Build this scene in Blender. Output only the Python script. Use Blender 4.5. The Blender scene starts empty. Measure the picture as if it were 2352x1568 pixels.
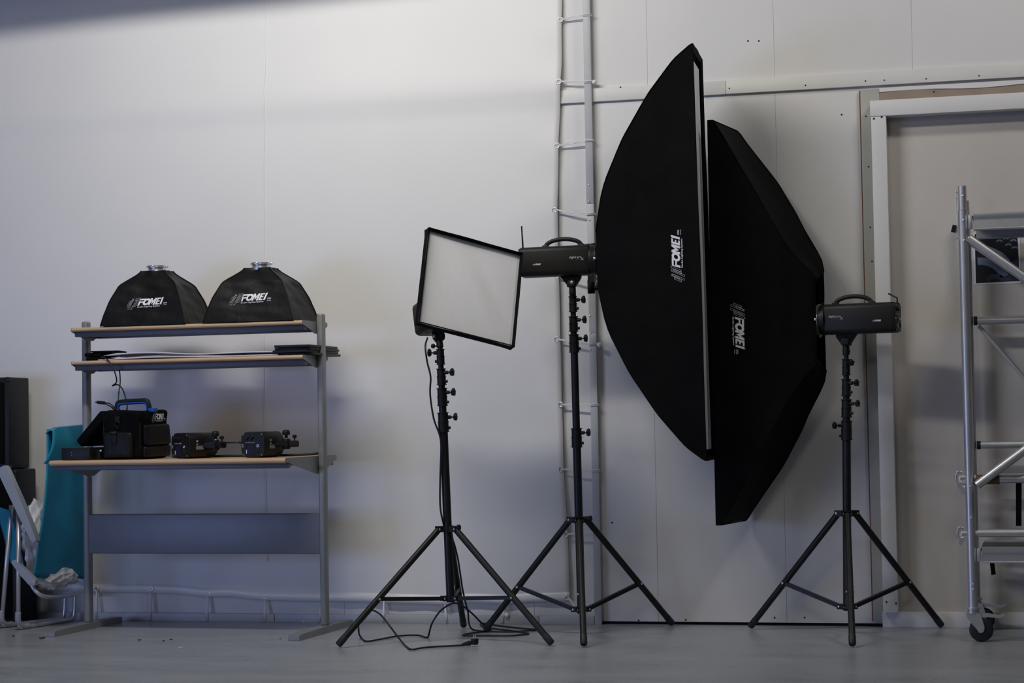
import bpy, bmesh, math, random
from mathutils import Vector as V, Matrix as M4, Euler
from mathutils.bvhtree import BVHTree
SC = bpy.context.scene
COL = SC.collection
random.seed(7)
R = math.radians

# ------------------------------------------------------------------ camera
F = 4573.0; PSI = R(14.4); ROLL = 0.0174; PITCH = math.atan(181 / F)
CAM = V((11 * math.sin(PSI), -11 * math.cos(PSI), 1.115))
fw = V((-math.sin(PSI) * math.cos(PITCH), math.cos(PSI) * math.cos(PITCH), math.sin(PITCH)))
r0 = V((math.cos(PSI), math.sin(PSI), 0)); u0 = r0.cross(fw)
rt = r0 * math.cos(ROLL) - u0 * math.sin(ROLL); up = u0 * math.cos(ROLL) + r0 * math.sin(ROLL)
cd = bpy.data.cameras.new('camera'); cam = bpy.data.objects.new('camera', cd); COL.objects.link(cam)
cd.sensor_width = 36.0; cd.lens = F / 2352 * 36; cd.clip_end = 100
mw = M4.Identity(4)
for i in range(3):
    mw[i][0] = rt[i]; mw[i][1] = up[i]; mw[i][2] = -fw[i]; mw[i][3] = CAM[i]
cam.matrix_world = mw
SC.camera = cam

def ray(px, py): return fw + rt * ((px - 1176) / F) - up * ((py - 784) / F)
def at(px, py, Y):
    """world point on the plane y=Y seen at photograph pixel px,py (used for measuring the place)"""
    d = ray(px, py); return CAM + d * ((Y - CAM.y) / d.y)
def pix(p):
    v = V(p) - CAM; z = v.dot(fw); return (1176 + F * v.dot(rt) / z, 784 - F * v.dot(up) / z)
def fl(px, py):
    d = ray(px, py); return CAM + d * (-CAM.z / d.z)

# ------------------------------------------------------------------ world, lights, exposure
SC.view_settings.view_transform = 'Standard'; SC.view_settings.look = 'None'
SC.view_settings.gamma = 1.0; SC.view_settings.use_curve_mapping = False
SC.view_settings.exposure = 0.0
w = bpy.data.worlds.new('world'); SC.world = w; w.use_nodes = True
bg = w.node_tree.nodes['Background']; bg.inputs[0].default_value = (0.82, 0.86, 1.0, 1); bg.inputs[1].default_value = 0.022

def area(name, loc, target, sx, sy, power, col, spread=None):
    l = bpy.data.lights.new(name, 'AREA'); l.shape = 'RECTANGLE'; l.size = sx; l.size_y = sy
    l.energy = power; l.color = col
    if spread: l.spread = spread
    o = bpy.data.objects.new(name, l); COL.objects.link(o); o.location = loc
    o.rotation_euler = (V(target) - V(loc)).to_track_quat('-Z', 'Y').to_euler()
    return o
# ceiling lamps in front of the wall, above the frame
area('ceiling_lamp', (-0.95, -3.0, 4.25), (-0.75, 0, 1.8), 2.6, 0.22, 86, (1.0, 0.97, 0.91))
area('ceiling_lamp', (3.5, -2.1, 4.7), (2.1, 0, 2.0), 0.7, 0.25, 27, (1.0, 0.95, 0.90))
area('hall_lamp', (0.8, -9.5, 4.6), (-0.4, 0, 1.8), 2.0, 1.0, 32, (1.0, 0.96, 0.90))
# daylight from the open gate on the left, low over the floor
area('gate_daylight', (-5.2, -7.5, 1.0), (-0.9, 0, 0.2), 3.6, 1.6, 96, (0.38, 0.50, 1.0))

# ------------------------------------------------------------------ materials
def mat(name, col, rough=0.6, metal=0.0, var=0.0, scale=8.0, bump=0.0, bscale=200.0, spec=0.5, trans=0.0, col2=None, alpha=1.0):
    m = bpy.data.materials.new(name); m.use_nodes = True
    nt = m.node_tree; b = nt.nodes['Principled BSDF']
    b.inputs['Base Color'].default_value = (*col, 1); b.inputs['Roughness'].default_value = rough
    b.inputs['Metallic'].default_value = metal; b.inputs['Specular IOR Level'].default_value = spec
    if trans: b.inputs['Transmission Weight'].default_value = trans
    if alpha < 1: b.inputs['Alpha'].default_value = alpha
    tc = nt.nodes.new('ShaderNodeTexCoord')
    if var or col2:
        n = nt.nodes.new('ShaderNodeTexNoise'); n.inputs['Scale'].default_value = scale; n.inputs['Detail'].default_value = 6
        nt.links.new(tc.outputs['Object'], n.inputs['Vector'])
        rp = nt.nodes.new('ShaderNodeValToRGB')
        a = col; c = col2 if col2 else tuple(min(1, x * (1 + var)) for x in col)
        if not col2: a = tuple(x * (1 - var) for x in col)
        rp.color_ramp.elements[0].color = (*a, 1); rp.color_ramp.elements[1].color = (*c, 1)
        rp.color_ramp.elements[0].position = .3; rp.color_ramp.elements[1].position = .7
        nt.links.new(n.outputs['Fac'], rp.inputs['Fac']); nt.links.new(rp.outputs['Color'], b.inputs['Base Color'])
    if bump:
        n2 = nt.nodes.new('ShaderNodeTexNoise'); n2.inputs['Scale'].default_value = bscale; n2.inputs['Detail'].default_value = 3
        nt.links.new(tc.outputs['Object'], n2.inputs['Vector'])
        bp = nt.nodes.new('ShaderNodeBump'); bp.inputs['Strength'].default_value = bump; bp.inputs['Distance'].default_value = 0.01
        nt.links.new(n2.outputs['Fac'], bp.inputs['Height']); nt.links.new(bp.outputs['Normal'], b.inputs['Normal'])
    return m

m_wall = mat('wall_paint', (0.71, 0.705, 0.70), 0.5, var=0.02, scale=3, bump=0.05, bscale=60)
m_void = mat('dark_gap', (0.01, 0.01, 0.01), 0.9)
m_trim = mat('trim_paint', (0.70, 0.695, 0.67), 0.5, var=0.03, scale=5)
m_jamb = mat('jamb_board', (0.40, 0.40, 0.36), 0.55, var=0.06, scale=5)
m_board = mat('fibreboard_panel', (0.60, 0.565, 0.52), 0.7, var=0.05, scale=2.5, bump=0.06, bscale=80)
m_brown = mat('raw_brown_wood', (0.30, 0.24, 0.19), 0.8, var=0.1)
m_redge = mat('red_brown_edge', (0.16, 0.07, 0.04), 0.8)
m_banner = mat('white_tarpaulin', (0.78, 0.775, 0.765), 0.45, var=0.015, scale=2.0, bump=0.03, bscale=25)
m_seam = mat('tarpaulin_seam', (0.90, 0.90, 0.89), 0.35)
m_alu = mat('brushed_aluminium', (0.62, 0.63, 0.65), 0.38, 0.75, var=0.05, scale=20)
m_aluf = mat('matt_aluminium_profile', (0.46, 0.47, 0.485), 0.55, 0.2, var=0.04, scale=14)
m_steel = mat('polished_steel', (0.78, 0.78, 0.79), 0.28, 0.85)
m_cord = mat('white_elastic_cord', (0.80, 0.80, 0.82), 0.6)
m_blk = mat('black_painted_metal', (0.010, 0.0105, 0.0115), 0.42, 0.0, var=0.15, scale=40, spec=0.35)
m_plast = mat('black_plastic', (0.009, 0.0095, 0.010), 0.48, var=0.1, scale=30, bump=0.03, bscale=300, spec=0.3)
m_head = mat('flash_housing', (0.0075, 0.0075, 0.007), 0.5, var=0.12, scale=20, bump=0.04, bscale=400, spec=0.35)
m_fab = mat('black_nylon_fabric', (0.0040, 0.0042, 0.0044), 0.7, var=0.25, scale=7, bump=0.12, bscale=14, spec=0.06)
m_fab2 = mat('black_softbox_fabric', (0.0055, 0.0056, 0.0058), 0.5, var=0.25, scale=9, bump=0.35, bscale=18, spec=0.22)
m_diff = mat('white_diffuser_cloth', (0.80, 0.80, 0.82), 0.75, var=0.015, scale=30, bump=0.05, bscale=350)
m_print = mat('white_print', (0.80, 0.80, 0.83), 0.5)
m_printd = mat('grey_print', (0.40, 0.40, 0.42), 0.5)
m_dim = mat('dim_grey_print', (0.22, 0.22, 0.22), 0.5)
m_red = mat('red_print', (0.25, 0.02, 0.02), 0.5)
m_desk = mat('grey_painted_steel', (0.235, 0.245, 0.25), 0.42, 0.15, var=0.04, scale=25)
m_deskd = mat('dark_grey_beam', (0.115, 0.125, 0.15), 0.45, 0.1, var=0.05, scale=20)
m_panel = mat('blue_grey_panel', (0.165, 0.18, 0.215), 0.4, 0.1, var=0.04, scale=8)
m_cap = mat('grey_end_cap', (0.16, 0.165, 0.17), 0.5)
m_paper = mat('lilac_foam_sheet', (0.62, 0.60, 0.68), 0.6, var=0.04, scale=6)
m_teal = mat('teal_sling_fabric', (0.010, 0.205, 0.345), 0.6, var=0.12, scale=6, bump=0.1, bscale=250)
m_teal2 = mat('teal_headrest_fabric', (0.012, 0.27, 0.42), 0.55, var=0.1, scale=6, bump=0.08, bscale=250)
m_gplast = mat('grey_plastic', (0.30, 0.32, 0.36), 0.45, var=0.05, scale=10)
m_bag = mat('white_plastic_film', (0.74, 0.74, 0.76), 0.35, var=0.04, scale=9, bump=0.15, bscale=12)
m_blue = mat('blue_grip_plastic', (0.006, 0.09, 0.42), 0.4)
m_cable = mat('black_rubber_cable', (0.010, 0.010, 0.012), 0.5)
m_lcd = mat('lcd_glass', (0.012, 0.014, 0.05), 0.5, spec=.2)
m_rubber = mat('dark_rubber_wheel', (0.012, 0.014, 0.018), 0.5)
m_ply = mat('dark_plywood_deck', (0.035, 0.033, 0.032), 0.45, var=0.2, scale=12)
m_wrap = mat('brown_sleeve', (0.11, 0.065, 0.03), 0.6, var=0.15)
m_leaf = mat('dry_leaf', (0.10, 0.045, 0.03), 0.8, var=0.2)
m_photo = mat('photo_dark', (0.012, 0.014, 0.02), 0.35)
m_photo2 = mat('photo_blue_grey', (0.16, 0.20, 0.29), 0.35, var=0.3, scale=14)
m_photo3 = mat('photo_mid_grey', (0.045, 0.055, 0.08), 0.35, var=0.4, scale=25)
m_antb = mat('brown_black_plastic', (0.03, 0.018, 0.016), 0.5)

# beech strip: wood grain along x
def wood():
    m = mat('beech_edge', (0.55, 0.38, 0.22), 0.42)
    nt = m.node_tree; b = nt.nodes['Principled BSDF']
    tc = nt.nodes.new('ShaderNodeTexCoord'); mp = nt.nodes.new('ShaderNodeMapping'); mp.inputs['Scale'].default_value = (2, 40, 40)
    n = nt.nodes.new('ShaderNodeTexNoise'); n.inputs['Scale'].default_value = 2; n.inputs['Detail'].default_value = 5
    rp = nt.nodes.new('ShaderNodeValToRGB')
    rp.color_ramp.elements[0].color = (0.50, 0.33, 0.185, 1); rp.color_ramp.elements[1].color = (0.66, 0.47, 0.29, 1)
    nt.links.new(tc.outputs['Object'], mp.inputs[0]); nt.links.new(mp.outputs[0], n.inputs['Vector'])
    nt.links.new(n.outputs['Fac'], rp.inputs[0]); nt.links.new(rp.outputs[0], b.inputs['Base Color'])
    return m
m_beech = wood()

def floor_mat():
    m = mat('painted_concrete', (0.20, 0.215, 0.25), 0.3)
    nt = m.node_tree; b = nt.nodes['Principled BSDF']; tc = nt.nodes.new('ShaderNodeTexCoord')
    n = nt.nodes.new('ShaderNodeTexNoise'); n.inputs['Scale'].default_value = 2.2; n.inputs['Detail'].default_value = 9; n.inputs['Roughness'].default_value = .65
    mp = nt.nodes.new('ShaderNodeMapping'); mp.inputs['Scale'].default_value = (0.6, 1.6, 1)
    rp = nt.nodes.new('ShaderNodeValToRGB')
    e = rp.color_ramp.elements
    e[0].position = .28; e[0].color = (0.27, 0.285, 0.315, 1); e[1].position = .7; e[1].color = (0.36, 0.38, 0.415, 1)
    nt.links.new(tc.outputs['Object'], mp.inputs[0]); nt.links.new(mp.outputs[0], n.inputs['Vector']); nt.links.new(n.outputs['Fac'], rp.inputs[0])
    # scuffs
    n3 = nt.nodes.new('ShaderNodeTexNoise'); n3.inputs['Scale'].default_value = 14; n3.inputs['Detail'].default_value = 8; n3.inputs['Distortion'].default_value = 1.2
    mp3 = nt.nodes.new('ShaderNodeMapping'); mp3.inputs['Scale'].default_value = (0.35, 1.5, 1); mp3.inputs['Rotation'].default_value = (0, 0, .3)
    r3 = nt.nodes.new('ShaderNodeValToRGB'); r3.color_ramp.elements[0].position = .58; r3.color_ramp.elements[1].position = .75
    r3.color_ramp.elements[0].color = (0, 0, 0, 1); r3.color_ramp.elements[1].color = (.2, .2, .2, 1)
    nt.links.new(tc.outputs['Object'], mp3.inputs[0]); nt.links.new(mp3.outputs[0], n3.inputs['Vector']); nt.links.new(n3.outputs['Fac'], r3.inputs[0])
    mx = nt.nodes.new('ShaderNodeMixRGB'); mx.inputs[2].default_value = (0.17, 0.17, 0.175, 1)
    nt.links.new(r3.outputs[0], mx.inputs[0]); nt.links.new(rp.outputs[0], mx.inputs[1]); nt.links.new(mx.outputs[0], b.inputs['Base Color'])
    rr = nt.nodes.new('ShaderNodeMapRange'); rr.inputs[3].default_value = .18; rr.inputs[4].default_value = .42
    nt.links.new(n.outputs['Fac'], rr.inputs[0]); nt.links.new(rr.outputs[0], b.inputs['Roughness'])
    bp = nt.nodes.new('ShaderNodeBump'); bp.inputs['Strength'].default_value = .12; bp.inputs['Distance'].default_value = .02
    nt.links.new(n.outputs['Fac'], bp.inputs['Height']); nt.links.new(bp.outputs[0], b.inputs['Normal'])
    return m
m_floor = floor_mat()

# ------------------------------------------------------------------ mesh helpers
def basis(d):
    d = V(d).normalized(); a = V((0, 0, 1)) if abs(d.z) < .9 else V((1, 0, 0))
    x = d.cross(a).normalized(); return x, d.cross(x).normalized(), d

def smooth_path(pts, n=8):
    pts = [V(p) for p in pts]; out = []
    for i in range(len(pts) - 1):
        p0 = pts[max(i - 1, 0)]; p1 = pts[i]; p2 = pts[i + 1]; p3 = pts[min(i + 2, len(pts) - 1)]
        for k in range(n):
            t = k / n
            out.append(.5 * ((2 * p1) + (p2 - p0) * t + (2 * p0 - 5 * p1 + 4 * p2 - p3) * t * t + (3 * p1 - p0 - 3 * p2 + p3) * t ** 3))
    out.append(pts[-1]); return out

class B:
    def __init__(s): s.bm = bmesh.new()
    def box(s, c, size, rot=None, bev=0.0, seg=2):
        g = bmesh.ops.create_cube(s.bm, size=1.0); vs = g['verts']
        m = M4.Translation(V(c)) @ (rot.to_4x4() if rot else M4.Identity(4)) @ M4.Diagonal((*size, 1))
        bmesh.ops.transform(s.bm, matrix=m, verts=vs)
        if bev:
            es = {e for v in vs for e in v.link_edges}
            bmesh.ops.bevel(s.bm, geom=list(es), offset=min(bev, min(size) * .49), segments=seg, affect='EDGES', profile=.5)
        return s
    def span(s, a, b, bev=0.0, seg=2):
        a = V(a); b = V(b)
        return s.box((a + b) / 2, [max(abs(x), 1e-4) for x in (b - a)], None, bev, seg)
    def loft(s, secs, caps=True, closed=True):
        rows = [[s.bm.verts.new(p) for p in sec] for sec in secs]
        n = len(rows[0])
        for a, b in zip(rows, rows[1:]):
            for i in range(n if closed else n - 1):
                j = (i + 1) % n
                try: s.bm.faces.new((a[i], a[j], b[j], b[i]))
                except ValueError: pass
        if caps:
            for rw in (rows[0][::-1], rows[-1]):
                try: s.bm.faces.new(rw)
                except ValueError: pass
        return s
    def cyl(s, p0, p1, r, r1=None, n=16):
        r1 = r if r1 is None else r1; p0 = V(p0); p1 = V(p1); x, y, _ = basis(p1 - p0)
        c = [(math.cos(2 * math.pi * i / n), math.sin(2 * math.pi * i / n)) for i in range(n)]
        return s.loft([[p0 + (x * a + y * b) * r for a, b in c], [p1 + (x * a + y * b) * r1 for a, b in c]])
    def lathe(s, p0, d, prof, n=24):
        p0 = V(p0); x, y, z = basis(d)
        c = [(math.cos(2 * math.pi * i / n), math.sin(2 * math.pi * i / n)) for i in range(n)]
        return s.loft([[p0 + z * t + (x * a + y * b) * max(rr, 1e-4) for a, b in c] for t, rr in prof])
    def tube(s, pts, r, n=8, smooth=0, closed=False, flat=None):
        pts = smooth_path(pts, smooth) if smooth else [V(p) for p in pts]
        secs = []; x = None
        for i, p in enumerate(pts):
            t = (pts[(i + 1) % len(pts)] - pts[i - 1]) if closed else (pts[min(i + 1, len(pts) - 1)] - pts[max(i - 1, 0)])
            t = t.normalized() if t.length > 1e-9 else V((0, 0, 1))
            if x is None: x = basis(t)[0]
            x = (x - t * x.dot(t)).normalized(); y = t.cross(x)
            rr = r[i * (len(r) - 1) // max(1, len(pts) - 1)] if isinstance(r, (list, tuple)) else r
            k = flat or 1.0
            secs.append([p + (x * math.cos(2 * math.pi * j / n) + y * math.sin(2 * math.pi * j / n) * k) * rr for j in range(n)])
        if closed: secs.append(secs[0])
        s.loft(secs, caps=not closed)
        if closed: bmesh.ops.remove_doubles(s.bm, verts=s.bm.verts, dist=1e-6)
        return s
    def ring(s, c, d, rad, r, n=28, m=8):
        c = V(c); x, y, _ = basis(d)
        return s.tube([c + (x * math.cos(2 * math.pi * i / n) + y * math.sin(2 * math.pi * i / n)) * rad for i in range(n)], r, m, closed=True)
    def prism(s, poly, ex, ey, ez, o=(0, 0, 0)):
        """polygon (a,b) extruded: o + a*ex + b*ey, thickness vector ez (centred)"""
        o = V(o); ex = V(ex); ey = V(ey); ez = V(ez)
        return s.loft([[o + ex * a + ey * b - ez * .5 for a, b in poly], [o + ex * a + ey * b + ez * .5 for a, b in poly]])
    def grid(s, fn, nu, nv):
        vs = [[s.bm.verts.new(fn(i / nu, j / nv)) for j in range(nv + 1)] for i in range(nu + 1)]
        for i in range(nu):
            for j in range(nv):
                s.bm.faces.new((vs[i][j], vs[i + 1][j], vs[i + 1][j + 1], vs[i][j + 1]))
        return s
    def mesh(s, mdata):
        s.bm.from_mesh(mdata); return s

MATS = {}
def obj(name, b, m, parent=None, local=False, sharp=40, solid=None, loc=None):
    bm = b.bm
    bmesh.ops.recalc_face_normals(bm, faces=bm.faces)
    if parent is not None and not local: bm.transform(MATS[parent.name].inverted())
    if parent is None and loc is not None: bm.transform(M4.Translation(-V(loc)))
    me = bpy.data.meshes.new(name); bm.to_mesh(me); bm.free()
    me.materials.append(m)
    for p in me.polygons: p.use_smooth = True
    me.set_sharp_from_angle(angle=R(sharp))
    o = bpy.data.objects.new(name, me); COL.objects.link(o)
    if parent is not None: o.parent = parent; MATS[o.name] = MATS[parent.name]
    else:
        MATS[o.name] = M4.Translation(V(loc)) if loc is not None else M4.Identity(4)
        if loc is not None: o.location = loc
    if solid:
        md = o.modifiers.new('thickness', 'SOLIDIFY'); md.thickness = solid; md.offset = 0
    return o
def thing(name, label, cat, loc=(0, 0, 0), mtx=None, group=None):
    o = bpy.data.objects.new(name, None); COL.objects.link(o); o.empty_display_size = .1
    m = mtx if mtx is not None else M4.Translation(V(loc)); o.matrix_world = m; MATS[o.name] = m
    return tag(o, label, cat, group)
def tag(o, label, cat, group=None):
    o['label'] = label; o['category'] = cat
    if group: o['group'] = group
    return o
def struct(o): o['kind'] = 'structure'; return o

def text_mesh(s, size=1.0, shear=0.0):
    c = bpy.data.curves.new('text', 'FONT'); c.body = s; c.size = size; c.shear = shear; c.resolution_u = 2; c.fill_mode = 'FRONT'
    c.offset = 0.012 * size
    o = bpy.data.objects.new('text', c); me = bpy.data.meshes.new_from_object(o)
    bpy.data.objects.remove(o); bpy.data.curves.remove(c)
    vs = [(v.co.x, v.co.y) for v in me.vertices]; fs = [tuple(p.vertices) for p in me.polygons]
    bpy.data.meshes.remove(me); return vs, fs
def fit(vf, x0, y0, x1, y1):
    vs, fs = vf; ax = min(a for a, b in vs); bx = max(a for a, b in vs); ay = min(b for a, b in vs); by = max(b for a, b in vs)
    return [(x0 + (a - ax) / (bx - ax) * (x1 - x0), y0 + (b - ay) / (by - ay) * (y1 - y0)) for a, b in vs], fs
def merge(lst):
    vs = []; fs = []
    for v, f in lst:
        k = len(vs); vs += list(v); fs += [tuple(i + k for i in q) for q in f]
    return vs, fs
def quad(*p): return list(p), [tuple(range(len(p)))]
def wordmark():
    """bold slanted letters F O M E I, cell 0..370 x 0..105 (y up)"""
    L = []
    def rect(a, b, c, d): L.append(quad((a, b), (c, b), (c, d), (a, d)))
    # F
    rect(0, 0, 26, 62); rect(0, 82, 92, 105); rect(20, 42, 74, 62); rect(0, 62, 10, 82)
    # O
    n = 28; cx, cy, ro, ri = 118, 52, 53, 25
    for i in range(n):
        a = 2 * math.pi * i / n; b = 2 * math.pi * (i + 1) / n
        L.append(quad((cx + ri * math.cos(a), cy + ri * math.sin(a)), (cx + ro * math.cos(a), cy + ro * math.sin(a)),
                      (cx + ro * math.cos(b), cy + ro * math.sin(b)), (cx + ri * math.cos(b), cy + ri * math.sin(b))))
    # M
    rect(160, 0, 188, 105); rect(232, 0, 260, 105)
    L.append(quad((188, 105), (188, 62), (210, 8), (214, 62))); L.append(quad((232, 105), (214, 62), (210, 8), (232, 62)))
    # E
    rect(268, 0, 294, 105); rect(294, 0, 326, 20); rect(294, 43, 322, 62); rect(294, 85, 330, 105)
    # I
    rect(340, 0, 368, 105)
    v, f = merge(L)
    return [(a + b * .34 - 18, b) for a, b in v], f
def bars():
    L = []
    t = 4.0
    spec = [(0, 40, 92), (16, 4, 150), (40, 66, 98), (62, 0, 166), (92, 36, 104), (120, 40, 132)]
    for x, y, h in spec:
        wd = 24; sh = .46
        def P(u, v): return (x + u + (v) * sh, y - 22 + v)
        y_ = 0
        o = [P(0, 0), P(wd, 0), P(wd, h), P(0, h)]; q = [P(t, t), P(wd - t, t), P(wd - t, h - t), P(t, h - t)]
        for i in range(4):
            j = (i + 1) % 4; L.append(quad(o[i], o[j], q[j], q[i]))
    return merge(L)
def brand_logo():
    """full printed mark, x 0..640, y about -40..170"""
    wv, wf = wordmark(); wv = [(a + 190, b + 36) for a, b in wv]
    t1 = fit(text_mesh('Studio Lighting System'), 172, -2, 520, 26)
    bb, bf = bars(); bb = [(a - 20 + 20, b + 6) for a, b in bb]
    ring = []
    for i in range(12):
        a = 2 * math.pi * i / 12; b = 2 * math.pi * (i + 1) / 12
        ring.append(quad((566, 140), (566 + 10 * math.cos(a), 140 + 10 * math.sin(a)), (566 + 10 * math.cos(b), 140 + 10 * math.sin(b))))
    exl = fit(text_mesh('EXL', shear=.2), 574, 44, 634, 66)
    ser = fit(text_mesh('series'), 572, 20, 630, 32)
    return [merge([(wv, wf), t1, exl, ser]), (bb, bf), merge(ring)]
LOGO = brand_logo()

def project_print(name, vf, parent, target_bm_tree, o, ex, ey, nrm, m, off=.003, k=1.0):
    """lay a printed 2-D mark on a surface: o + a*ex + b*ey dropped along -nrm on to the surface"""
    b = B(); vs, fs = vf; nrm = V(nrm).normalized(); vv = []
    for a, c in vs:
        p = V(o) + V(ex) * a * k + V(ey) * c * k
        h = target_bm_tree.ray_cast(p + nrm * .6, -nrm, 2.0) if target_bm_tree else (None, None, None, None)
        q = h[0] if h[0] is not None else p
        vv.append(b.bm.verts.new(q + nrm * off))
    for f in fs:
        try: b.bm.faces.new([vv[i] for i in f])
        except ValueError: pass
    return obj(name, b, m, parent)

# ------------------------------------------------------------------ the setting
b = B(); b.span((-14, -18, -.05), (14, 0.06, 0)); struct(obj('floor', b, m_floor))
# painted board wall with vertical joints (grooves between the panels)
b = B()
joints = [-14, -4.6, -3.4, -2.2, -1.0, 0.10, 0.79, 1.482, 2.21, 3.4, 4.6, 14]
for x0, x1 in zip(joints, joints[1:]):
    b.span((x0 + .0004, 0.0, 0.016), (x1 - .0004, .02, 5.2), .0006, 1)
struct(obj('wall_back', b, m_wall))
b = B(); b.span((-14, .021, 0.0), (14, .06, 5.2)); struct(obj('wall_shade_backing', b, m_void))  # black backing, its colour stands in for shade in the gap under the wall
rail_b = B(); rail_b.span((.25, -.022, 2.852), (1.22, -.0005, 2.925), .002); rail_b.span((1.222, -.024, 2.852), (4.2, -.0005, 2.925), .002)
struct(obj('trim_1', rail_b, m_trim))
def spots(pts, r, m, Yn, depth=.004):
    b = B()
    for px, py in pts:
        p = at(px, py, Yn); b.cyl(p, p + V((0, -depth, 0)), r, n=8)
    return b
o = obj('screw_holes', spots([(1425, 200), (1675, 203), (1850, 196), (1988, 186), (2031, 184), (2127, 181), (2249, 174)], .004, m_void, -.024, .0015), m_void); struct(o); o.name = 'trim_2'
o = struct(obj('trim_3', spots([(1718, 94), (1743, 94), (1933, 263), (1406, 1200), (1467, 1424), (1575, 1423), (1779, 1418), (1848, 1418)], .005, m_void, 0.0, .0015), m_void))
b = B(); b.box((-3.6, -1.0, 3.812), (6.2, .12, .22), M4.Rotation(R(-1.6), 3, 'Y')); struct(obj('shade_beam', b, m_wall))  # unseen ceiling beam added to shade the tarpaulin's upper left
# sliding door at the right: raw board jamb, frame post, lintel, fibreboard panel, kick board
xj0, xj1 = 1.936, 2.035
b = B(); b.span((xj0, -.030, .03), (xj1, -.0005, 2.83), .001); j = struct(obj('trim_4', b, m_jamb))
b = B(); b.span((xj0 - .006, -.024, .03), (xj0 - .0005, -.0005, 2.828)); struct(obj('trim_5', b, m_redge))
b = B(); b.span((xj1 + .001, -.03, 2.74), (4.2, -.0005, 2.815)); struct(obj('trim_6', b, m_brown))
b = B()
b.prism([(0, 2.812)] + [(i * .06, 2.812 + .006 * math.sin(i * .55) * (1 if i < 14 else .4)) for i in range(1, 36)] + [(2.1, 2.835), (0, 2.835)], (1, 0, 0), (0, 0, 1), (0, .004, 0), (xj1 + .001, -.033, 0)); struct(obj('trim_7', b, m_wall))
door = obj('door_1', B().span((2.0, -.016, .03), (4.2, -.0015, 2.738)), m_board); struct(door)
def _p(px, py, Y): return at(px, py, Y).x
xp0 = 1.995; xp1 = 2.072
b = B(); b.span((xp0, -.115, .085), (xp1, -.0175, 2.672), .0015); struct(obj('trim_8', b, m_wall))
b = B(); b.span((xp0 - .004, -.117, 2.674), (4.2, -.0175, 2.757), .0015); struct(obj('trim_9', b, m_wall))
b = B(); b.span((1.985, -.040, .0), (4.2, -.0175, .082), .002); struct(obj('baseboard_right', b, m_wall))
struct(obj('trim_10', spots([(2007, 272), (2025, 268), (1989, 267), (1995, 383), (1999, 522), (2003, 600), (2036, 1382), (2058, 1385), (2145, 211)], .005, m_void, -.118, .001), m_void))

# ------------------------------------------------------------------ aluminium frame with laced tarpaulin
def FY(x): return -.046 - .002 * x          # front plane of the frame (it leans on the wall at its far end)
XP0, XP1 = at(1347.5, 500, FY(.45)).x, at(1364, 500, FY(.45)).x                       # vertical post
fr = thing('banner_frame', 'tall aluminium frame leaning on the wall behind the laced white tarpaulin', 'frame', (.43, FY(.43), 0))
d_ex = V((1, -.002, 0)).normalized(); d_ey = V((.002, 1, 0)).normalized()
def fpt(x, z, off=0.0): return V((x, FY(x), z)) + d_ey * off
def fbox(b, x0, x1, z0, z1, o0, o1, bev=0.0015):
    c = fpt((x0 + x1) / 2, (z0 + z1) / 2, (o0 + o1) / 2)
    rot = M4((d_ex, d_ey, V((0, 0, 1)))).to_3x3().transposed()
    b.box(c, ((x1 - x0), abs(o1 - o0), z1 - z0), rot, bev)
zj = at(1353, 467, FY(.43)).z; zj2 = at(1353, 765, FY(.43)).z
b = B(); fbox(b, XP0, XP1, zj + .001, 4.4, 0, .022); obj('post', b, m_aluf, fr)
b = B(); fbox(b, XP0 + .001, XP1, zj2 + .001, zj - .001, .002, .022); obj('post', b, m_aluf, fr)
b = B(); fbox(b, XP0 + .001, XP1, .0, zj2 - .001, .001, .022); obj('post', b, m_aluf, fr)
b = B(); fbox(b, -3.3, -1.405, .0, .046, .0, .022); obj('bottom_rail', b, m_aluf, fr)
b = B(); fbox(b, -1.402, .135, .0, .046, .001, .022); obj('bottom_rail', b, m_aluf, fr)
b = B(); fbox(b, .138, XP0 - .001, .0, .046, .0, .022); obj('bottom_rail', b, m_aluf, fr)
scr = [(1353, 425), (1353, 462), (1354, 505), (1355, 725), (1356, 765), (1356, 803), (1263, 1437), (1305, 1437), (428, 1423), (467, 1423), (500, 1424), (697, 1427), (737, 1428), (771, 1429)]
for px, py in scr:
    p = at(px, py, FY(.4)); p = at(px, py, FY(p.x)); q = fpt(p.x, p.z)
    b = B(); b.lathe(q + d_ey * .001, -d_ey, [(0, .0055), (.002, .005), (.0035, .0025), (.0036, .0005)], 10); obj('screw', b, m_steel, fr)

# tarpaulin: edges measured along the lacing
edge_r = [(0, 1291), (62, 1290), (140, 1291), (214, 1288), (330, 1283), (478, 1281), (600, 1283), (700, 1286), (930, 1291), (1077, 1295), (1225, 1304), (1380, 1309)]
edge_b = [(-60, 1362), (150, 1358), (222, 1361), (347, 1361), (411, 1364), (477, 1370), (534, 1370), (608, 1378), (670, 1379), (739, 1381), (820, 1381), (885, 1383), (1021, 1387), (1079, 1383), (1159, 1386), (1230, 1382), (1309, 1380)]
BOFF = .022
def on_frame(px, py, off=BOFF):
    Y = FY(0)
    for _ in range(4): Y = FY(at(px, py, Y).x) + off
    return at(px, py, Y)
er = sorted((on_frame(x, y).z, on_frame(x, y).x) for y, x in edge_r)
eb = sorted((on_frame(x, y).x, on_frame(x, y).z) for x, y in edge_b)
def interp(t, x):
    if x <= t[0][0]: return t[0][1]
    for (a, b_), (c, d) in zip(t, t[1:]):
        if x <= c: k = (x - a) / (c - a); k = k * k * (3 - 2 * k) * .5 + k * .5; return b_ + (d - b_) * k
    return t[-1][1]
ZT = 4.3; XL = -3.25
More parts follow.
